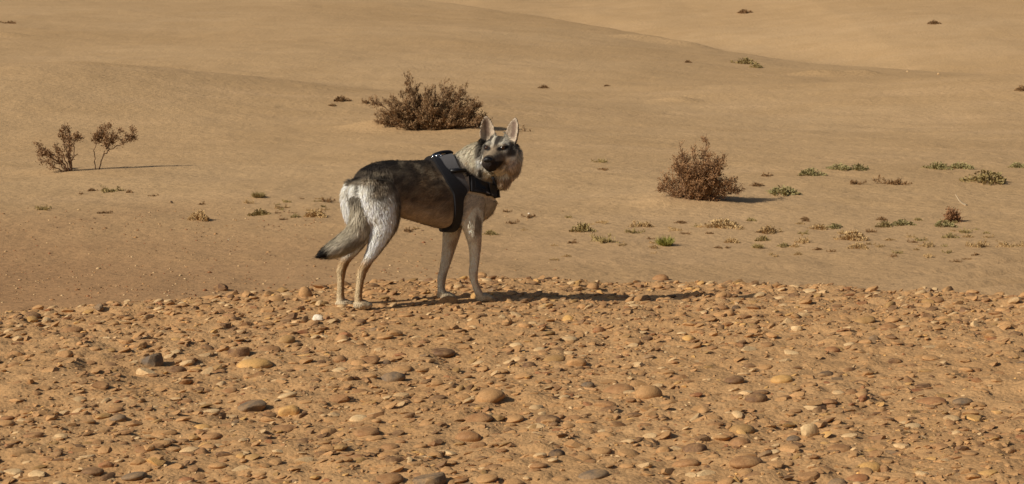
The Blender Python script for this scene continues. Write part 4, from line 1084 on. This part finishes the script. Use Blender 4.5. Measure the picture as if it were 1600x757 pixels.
def dome(seed, n, W, H, lobes, leafy=.25, spread=.25, depth=.6):
    """stems fanning out to fill lobes (cx, half width, height)"""
    r = np.random.default_rng(seed); out = []
    for i in range(n):
        cx, hw, hh = lobes[r.integers(len(lobes))]
        a = r.uniform(-1, 1); dpt = r.uniform(-1, 1) * depth
        rad = math.sqrt(min(a * a + (dpt / depth) ** 2 * .6, 1)); zt = hh * (1 - .82 * rad ** 2.2) * r.uniform(.55, 1.04)
        end = np.array([cx + hw * a, dpt * hw, max(zt, .16 * hh)]); b = np.array([cx * .40 + hw * a * .12 + r.normal(0, .03), dpt * hw * .2, -.05])
        mid = b * .5 + end * .5 + np.array([hw * a * .06, 0, .02 + .08 * r.random()])
        out.append(([b, mid, end], leafy))
    return out

def px(base, u0, v0, pts, r):
    """polyline given in photo pixels relative to the foot pixel -> metres beside the foot"""
    sc_ = np.linalg.norm(base - CAM) / FPX
    return [np.array([(u - u0) * sc_, dy, (v0 - v) * sc_]) for u, v, dy in pts]

BROWN = lin(154, 118, 82); OLIVE = lin(122, 98, 58); BARK = lin(118, 90, 66)
# right bush
b = hit(1088, 312); b[2] -= .02
shrub('desert_shrub', b, dome(41, 78, 1.35, 1.0, [(-.05, .55, 1.22), (.1, .55, 1.06), (-.28, .40, .86), (.38, .32, .80)], .18), 'round bushy brown dry shrub on the sand right of the dog', 5, BROWN, BARK, leaf=.030, sub=10, subL=.24, dens=30, leafw=.22)
# bush behind the head
b = hit(672, 203); b[2] -= .03
st = dome(43, 130, 2.6, 1.4, [(-.45, .65, 1.42), (-.1, .75, 1.25), (.35, .75, 1.22), (.75, .60, 1.32), (-.85, .48, .85), (1.0, .36, .85)], .15)
st += [(px(b, 672, 203, [(735, 196, .1), (780, 206, 0), (805, 207, 0), (828, 206, 0)], None), .6), (px(b, 672, 203, [(640, 190, 0), (600, 165, .1), (580, 158, .2)], None), .6)]
shrub('desert_shrub', b, st, 'wide dark brown shrub on the dune directly behind the dog head', 6, lin(146, 116, 82), BARK, leaf=.042, sub=11, subL=.34, dens=34, thick=.016, leafw=.22)
# left pair
b = hit(112, 268); b[2] -= .02
st = [(px(b, 112, 268, q, None), lf) for q, lf in [
    ([(112, 268, 0), (110, 245, 0), (106, 222, .05), (103, 192, 0)], .25), ([(110, 268, 0), (104, 240, .1), (98, 215, .1), (100, 198, 0)], .35),
    ([(112, 268, 0), (113, 250, -.1), (111, 228, -.1), (112, 210, -.1)], .4), ([(110, 267, 0), (95, 258, 0), (75, 243, .05), (56, 236, 0)], .3),
    ([(106, 267, 0), (88, 252, .1), (68, 240, .1), (56, 222, .1)], .45), ([(108, 266, 0), (96, 248, -.1), (84, 240, -.1), (70, 236, -.1)], .35),
    ([(108, 266, 0), (104, 246, -.15), (92, 238, -.1), (90, 226, -.1)], .4), ([(112, 266, 0), (116, 240, 0), (118, 222, 0), (126, 211, 0)], .75),
    ([(108, 268, 0), (90, 262, -.1), (76, 252, -.1), (60, 248, 0)], .4), ([(110, 262, 0), (106, 232, .1), (108, 214, .1), (106, 200, .1)], .3)]]
shrub('desert_shrub', b, st, 'leaning brown shrub with an upright tuft, leftmost on the sand', 7, lin(152, 120, 86), BARK, leaf=.034, sub=7, subL=.17, dens=34, thick=.017, clump=.035)
b = hit(153, 265); b[2] -= .02
st = [(px(b, 153, 265, q, None), lf) for q, lf in [
    ([(153, 266, 0), (148, 250, 0), (147, 236, .05), (152, 224, .05), (160, 212, .05), (166, 200, .05)], .62), ([(153, 266, 0), (160, 248, 0), (166, 234, 0), (172, 222, 0), (178, 204, 0)], .5),
    ([(162, 243, 0), (170, 234, 0), (186, 228, 0), (200, 218, 0), (212, 206, 0)], .62), ([(168, 232, 0), (174, 222, .1), (182, 212, .1), (188, 202, .1)], .3),
    ([(152, 224, .05), (154, 214, 0), (158, 206, 0), (162, 198, 0)], .1), ([(168, 230, 0), (168, 216, -.1), (170, 206, -.1), (174, 197, -.1)], .2), ([(198, 219, 0), (204, 214, .05), (208, 210, .05), (204, 204, .05)], .1),
    ([(160, 212, .05), (154, 214, .05), (152, 218, .05)], .1)]]
shrub('desert_shrub', b, st, 'small tree-like brown shrub with bare forked stems and flat crown, left', 8, lin(152, 120, 86), BARK, leaf=.034, sub=7, subL=.15, dens=34, thick=.013, clump=.045)
# little round brown bush at the right
b = hit(1486, 347); b[2] -= .01
shrub('desert_shrub', b, dome(47, 22, .3, .18, [(0, .13, .17)], .1), 'small round brown shrub near the right edge', 9, lin(146, 106, 72), BARK, leaf=.028, sub=5, subL=.07, dens=14, thick=.005)

# ------------------------------------------------------------------ small plants on the sand
def tuft_mesh(seed, kind):
    r = np.random.default_rng(seed); s = Sticks()
    if kind == 'cushion':                       # low leafy cushion, 1 m wide unit, flat
        k = 520; a = r.uniform(0, 2 * np.pi, k); q = np.sqrt(r.random(k)) * .5
        lob = 1 + .35 * np.sin(3 * a + seed) + .2 * np.sin(5 * a)
        p = np.stack([np.cos(a) * q * lob, np.sin(a) * q * lob, r.random(k) * .34 * (1 - (q / .5) ** 2)], 1)
        s.blades(p, np.stack([np.cos(a) * .7, np.sin(a) * .7, r.uniform(.2, 1.1, k)], 1) + r.normal(0, .35, (k, 3)), r.uniform(.06, .15, k), r.uniform(.018, .04, k), r)
    elif kind == 'grass':                       # upright tuft of fine blades
        k = 420; a = r.uniform(0, 2 * np.pi, k); q = r.random(k) * .28
        p = np.stack([np.cos(a) * q, np.sin(a) * q, np.zeros(k)], 1)
        s.blades(p, np.stack([np.cos(a) * .75, np.sin(a) * .75, r.uniform(.5, 1.3, k)], 1) + r.normal(0, .25, (k, 3)), r.uniform(.2, .5, k), r.uniform(.009, .02, k), r)
    else:                                       # sprawling dry sprigs
        for _ in range(14):
            a = r.uniform(0, 2 * np.pi); tw = wander(r, [r.normal(0, .1), r.normal(0, .12), 0], [math.cos(a), math.sin(a), .15], r.uniform(.25, .55), 6, .12, -.02)
            tw[:, 2] = np.maximum(tw[:, 2], 0); s.path(tw, .014, .005)
            k = 34; q = r.integers(1, 7, k); s.blades(tw[q] + r.normal(0, .02, (k, 3)), r.normal(0, .6, (k, 3)) + np.array([0, 0, .6]), r.uniform(.05, .12, k), r.uniform(.01, .022, k), r)
    return s.mesh('small_plant')
TUFT = {kd_: [tuft_mesh(500 + 13 * i + j * 100, kd_) for i in range(5)] for j, kd_ in enumerate(('cushion', 'grass', 'sprig'))}
for ms_ in TUFT.values():
    for m_ in ms_: m_.materials.append(M_TWIG)
GRN = lin(150, 138, 92); DRY = lin(180, 150, 104); OLV = lin(158, 138, 90); BRN = lin(138, 106, 70)
_tc = 0
def tuft(u, v, w, h, kind, col, label=None, group=None):
    global _tc
    p = hit(u, v); sc_ = np.linalg.norm(p - CAM) / FPX
    o = bpy.data.objects.new('small_plant', TUFT[kind][_tc % 5]); _tc += 1; COL.objects.link(o)
    hs = {'cushion': .42, 'grass': .5, 'sprig': .25}[kind]
    o.location = (p[0], p[1], p[2] - .01); o.scale = (w * sc_ * 1.15, w * sc_ * random.uniform(.8, 1.2), h * sc_ / hs * 1.25); o.rotation_euler = (0, 0, random.uniform(0, 6.28))
    j = random.uniform(.9, 1.12); o.color = (col[0] * j, col[1] * j, col[2] * j, 1)
    tag(o, label, 'plant', group); return o
PLANTS = [
 (1222, 303, 40, 12, 'cushion', GRN, 'green leafy cushion at the end of the round shrub shadow'),
 (1266, 274, 32, 11, 'cushion', GRN, 'green cushion, left of the three in the upper right row'),
 (1313, 265, 30, 9, 'cushion', GRN, 'green cushion, middle of the three in the upper right row'),
 (1343, 266, 24, 10, 'cushion', GRN, 'green cushion, right of the three in the upper right row'),
 (1466, 264, 30, 11, 'cushion', GRN, 'grey green cushion, left of the pair at upper right'),
 (1500, 263, 32, 9, 'cushion', GRN, 'grey green cushion, right of the pair at upper right'),
 (1542, 285, 60, 18, 'cushion', OLV, 'largest sprawling olive plant at upper right'),
 (1590, 262, 26, 8, 'cushion', GRN, 'green cushion cut off by the right edge'),
 (1475, 354, 30, 10, 'cushion', GRN, 'green cushion in front of the small round brown shrub'),
 (1040, 384, 32, 17, 'grass', lin(148, 144, 74), 'bright green grassy tuft below the round brown shrub'),
 (910, 362, 28, 13, 'cushion', OLV, 'rounded olive tuft alone right of the dog chest'),
 (941, 349, 22, 8, 'sprig', DRY, 'dry sprig just right of the rounded olive tuft'),
 (942, 378, 40, 12, 'sprig', OLV, 'wide dry olive sprig below the rounded olive tuft'),
 (895, 380, 20, 6, 'sprig', BRN, 'faint brown sprig left of the wide olive sprig'),
 (998, 354, 34, 10, 'sprig', DRY, 'upper sprig of the pair left below the round shrub'),
 (990, 364, 26, 8, 'sprig', OLV, 'lower sprig of the pair left below the round shrub'),
 (1054, 361, 26, 8, 'sprig', DRY, 'dry sprig just above the bright green tuft'),
 (1128, 355, 46, 13, 'cushion', DRY, 'long dry tan cushion below the round brown shrub'),
 (1202, 364, 26, 11, 'cushion', DRY, 'dry tan cushion right of the long tan one'),
 (1143, 379, 20, 8, 'cushion', DRY, 'small dry cushion below the long tan one'),
 (1192, 376, 20, 8, 'cushion', OLV, 'small olive cushion below the dry tan one'),
 (1184, 388, 18, 9, 'grass', OLV, 'small dark grassy tuft below the small olive cushion'),
 (1254, 380, 26, 10, 'sprig', DRY, None), (1256, 366, 18, 6, 'sprig', OLV, None), (1225, 386, 16, 7, 'cushion', OLV, None), (1280, 358, 26, 8, 'cushion', DRY, None),
 (1304, 357, 22, 8, 'cushion', GRN, None), (1332, 374, 44, 14, 'cushion', DRY, None), (1342, 388, 26, 9, 'cushion', DRY, None), (1318, 366, 20, 8, 'sprig', DRY, None),
 (1382, 355, 22, 10, 'cushion', OLV, None), (1410, 352, 26, 9, 'cushion', GRN, None), (1448, 386, 28, 10, 'sprig', DRY, None), (1484, 372, 18, 8, 'cushion', OLV, None),
 (1528, 386, 30, 13, 'sprig', DRY, None), (1508, 364, 20, 8, 'sprig', OLV, None), (1452, 402, 22, 9, 'sprig', DRY, None), (1582, 386, 40, 8, 'sprig', DRY, None),
 (1426, 380, 14, 6, 'sprig', BRN, None), (1480, 396, 16, 7, 'sprig', OLV, None), (1300, 394, 14, 5, 'sprig', BRN, None), (1278, 391, 12, 5, 'cushion', BRN, None),
 (1395, 402, 16, 5, 'sprig', BRN, None), (1544, 372, 14, 6, 'sprig', DRY, None), (1360, 383, 14, 6, 'sprig', DRY, None), (1494, 410, 16, 5, 'sprig', BRN, None),
 (1182, 291, 18, 6, 'cushion', BRN, 'tiny brown plant in the shadow line right of the round shrub'), (1200, 276, 20, 6, 'sprig', BRN, 'faint brown sprig above the round shrub shadow'),
 (1395, 288, 44, 12, 'sprig', BRN, 'sprawling bare brown sprig on the upper right sand'), (1338, 288, 22, 9, 'sprig', BRN, 'small bare brown sprig left of the sprawling one'),
 (938, 254, 22, 7, 'sprig', OLV, 'faint sprig on the sand right of the dog head'), (942, 265, 20, 5, 'sprig', BRN, 'faint brown sprig just below the other right of the head'),
 (766, 367, 18, 8, 'cushion', OLV, 'olive tuft right against the dog foreleg'), (800, 350, 18, 7, 'sprig', BRN, None), (826, 340, 20, 7, 'sprig', BRN, None), (792, 332, 14, 6, 'sprig', BRN, None), (816, 360, 14, 5, 'sprig', DRY, None),
 (312, 344, 30, 15, 'cushion', DRY, 'yellowish dry tuft with a shadow left of the tail'),
 (404, 309, 22, 11, 'grass', OLV, 'small green tuft left of the dog rump'),
 (406, 336, 28, 10, 'cushion', OLV, 'low olive cushion below the small green tuft'),
 (494, 339, 28, 12, 'cushion', DRY, 'dry tuft close to the left of the tail'),
 (448, 317, 16, 7, 'sprig', OLV, None), (440, 326, 20, 7, 'sprig', DRY, None), (461, 340, 14, 6, 'cushion', OLV, None), (388, 318, 16, 8, 'sprig', DRY, None), (512, 316, 20, 8, 'sprig', BRN, None), (480, 330, 12, 5, 'sprig', DRY, None),
 (176, 300, 28, 9, 'sprig', OLV, 'dry olive sprig below the tree-like shrub'), (144, 299, 12, 5, 'cushion', BRN, None), (202, 301, 12, 5, 'cushion', BRN, None), (68, 328, 24, 8, 'sprig', OLV, 'dry sprig at the far left of the sand'),
 (162, 334, 22, 7, 'sprig', BRN, None), (126, 304, 10, 4, 'sprig', BRN, None), (316, 320, 12, 5, 'sprig', BRN, None), (240, 307, 14, 4, 'sprig', BRN, None),
 (533, 158, 20, 8, 'cushion', BRN, 'small dark plant left of the wide shrub behind the dog'), (519, 166, 10, 4, 'cushion', BRN, None), (572, 162, 14, 8, 'sprig', BRN, 'loose sprig at the left foot of the wide shrub'),
 (1163, 100, 28, 9, 'cushion', OLV, 'olive plant high on the dune, left of two'), (1182, 106, 18, 7, 'cushion', OLV, 'olive plant high on the dune, right of two'),
 (850, 138, 14, 5, 'cushion', BRN, None), (1163, 21, 18, 6, 'cushion', BRN, 'tiny dark plant near the top edge'), (1460, 38, 14, 6, 'cushion', BRN, 'tiny dark plant near the top right'),
 (1596, 142, 14, 8, 'cushion', BRN, 'dark plant at the right edge high on the dune'), (14, 37, 20, 5, 'sprig', BRN, 'dark sprig at the top left corner'), (1075, 98, 8, 4, 'cushion', BRN, None), (948, 135, 8, 3, 'cushion', BRN, None),
 (640, 362, 20, 7, 'sprig', BRN, None), (650, 358, 14, 5, 'sprig', DRY, None), (1016, 374, 12, 5, 'sprig', BRN, None), (1072, 366, 18, 4, 'sprig', BRN, None),
]
_r = random.Random(91)
for _ in range(46):
    PLANTS.append((_r.uniform(860, 1600), _r.uniform(338, 412), _r.uniform(8, 17), _r.uniform(3.5, 7), _r.choice(('sprig', 'sprig', 'cushion')), _r.choice((DRY, OLV, BRN, DRY)), None))
for _ in range(12):
    PLANTS.append((_r.uniform(375, 525), _r.uniform(300, 346), _r.uniform(8, 15), _r.uniform(3, 6), 'sprig', _r.choice((DRY, OLV, BRN)), None))
for e in PLANTS:
    kd_ = e[4]; lb = e[6]; grp = None
    if lb is None:
        side_ = 'left' if e[0] < 620 else 'right'
        if e[1] < 200: side_ = 'far'
        elif e[0] < 860 and e[0] >= 620: side_ = 'mid'
        cn = {id(GRN): 'green', id(DRY): 'dry straw', id(OLV): 'olive', id(BRN): 'brown'}[id(e[5])]
        kn = {'cushion': 'cushion', 'grass': 'tuft', 'sprig': 'sprig'}[kd_]
        where = {'left': 'scattered on the sand left of the dog', 'right': 'scattered low on the sand at right', 'far': 'dotting the far dunes', 'mid': 'scattered on the sand close behind the dog'}[side_]
        lb = 'tiny %s %s %s' % (cn, kn, where); grp = lb.replace('tiny ', 'tiny plants: ')
    tuft(e[0], e[1], e[2], e[3], kd_, e[5], lb, grp)
# pale dead stick
p0 = hit(1508, 322); sc_ = np.linalg.norm(p0 - CAM) / FPX
st_pts = [p0 + np.array([dx * sc_, 0, dz * sc_]) for dx, dz in ((2, 0), (-4, 3), (-9, 8), (-13, 14), (-15, 17))]
so = tube('dead_stick', spline(st_pts, 12), .02, mat_plain('bleached_wood', lin(206, 184, 150), .8), None, 6, 1.0, False, list(np.linspace(.022, .006, 12)))
tag(so, 'pale bleached stick rising from the sand near the right edge', 'stick')
# small stones lying out on the sand
for u, v, w, c, lb in ((1418, 112, 4, 'cream', 'tiny pale stone on the far dune at right'), (1466, 116, 4, 'cream', 'tiny pale stone, right of the two on the far dune'),
                       (826, 335, 4, 'white', 'tiny white stone on the sand behind the dog chest'), (268, 317, 5, 'black', 'tiny black stone on the sand at left')):
    put_stone('stone', u, v, w, w * .8, c, lb, angular=True, sink=.2)
# loose grit on the gravel flat at the left
r = np.random.default_rng(77); k = 1000
gy = 24.5 + 9 * r.random(k) ** 1.4; gx = -1.0 - (gy * .26) * r.random(k) ** .8 + 2 * r.random(k)
gz = ground_h(gx, gy); V_ = []; F_ = []; C_ = []; off = 0
for i in range(k):
    v, f = SHAPES1[i % 16]; s_ = r.uniform(.006, .020) * (1.0 if r.random() < .94 else 1.8)
    V_.append(v * np.array([s_, s_ * .9, s_ * .6]) + np.array([gx[i], gy[i], gz[i] + s_ * .1])); F_.append(f + off); off += len(v)
    C_.append(np.tile(np.array(STC[['brown', 'dark', 'tan', 'cream', 'red'][r.integers(5)]]), (len(v), 1)))
go = new_obj('grit', np_mesh('grit', np.concatenate(V_), tris=np.concatenate(F_), col=np.concatenate(C_)), mat=M_PEB)
tag(go, 'loose dark grit strewn over the gravel flat behind the rise', 'grit', kind='stuff')
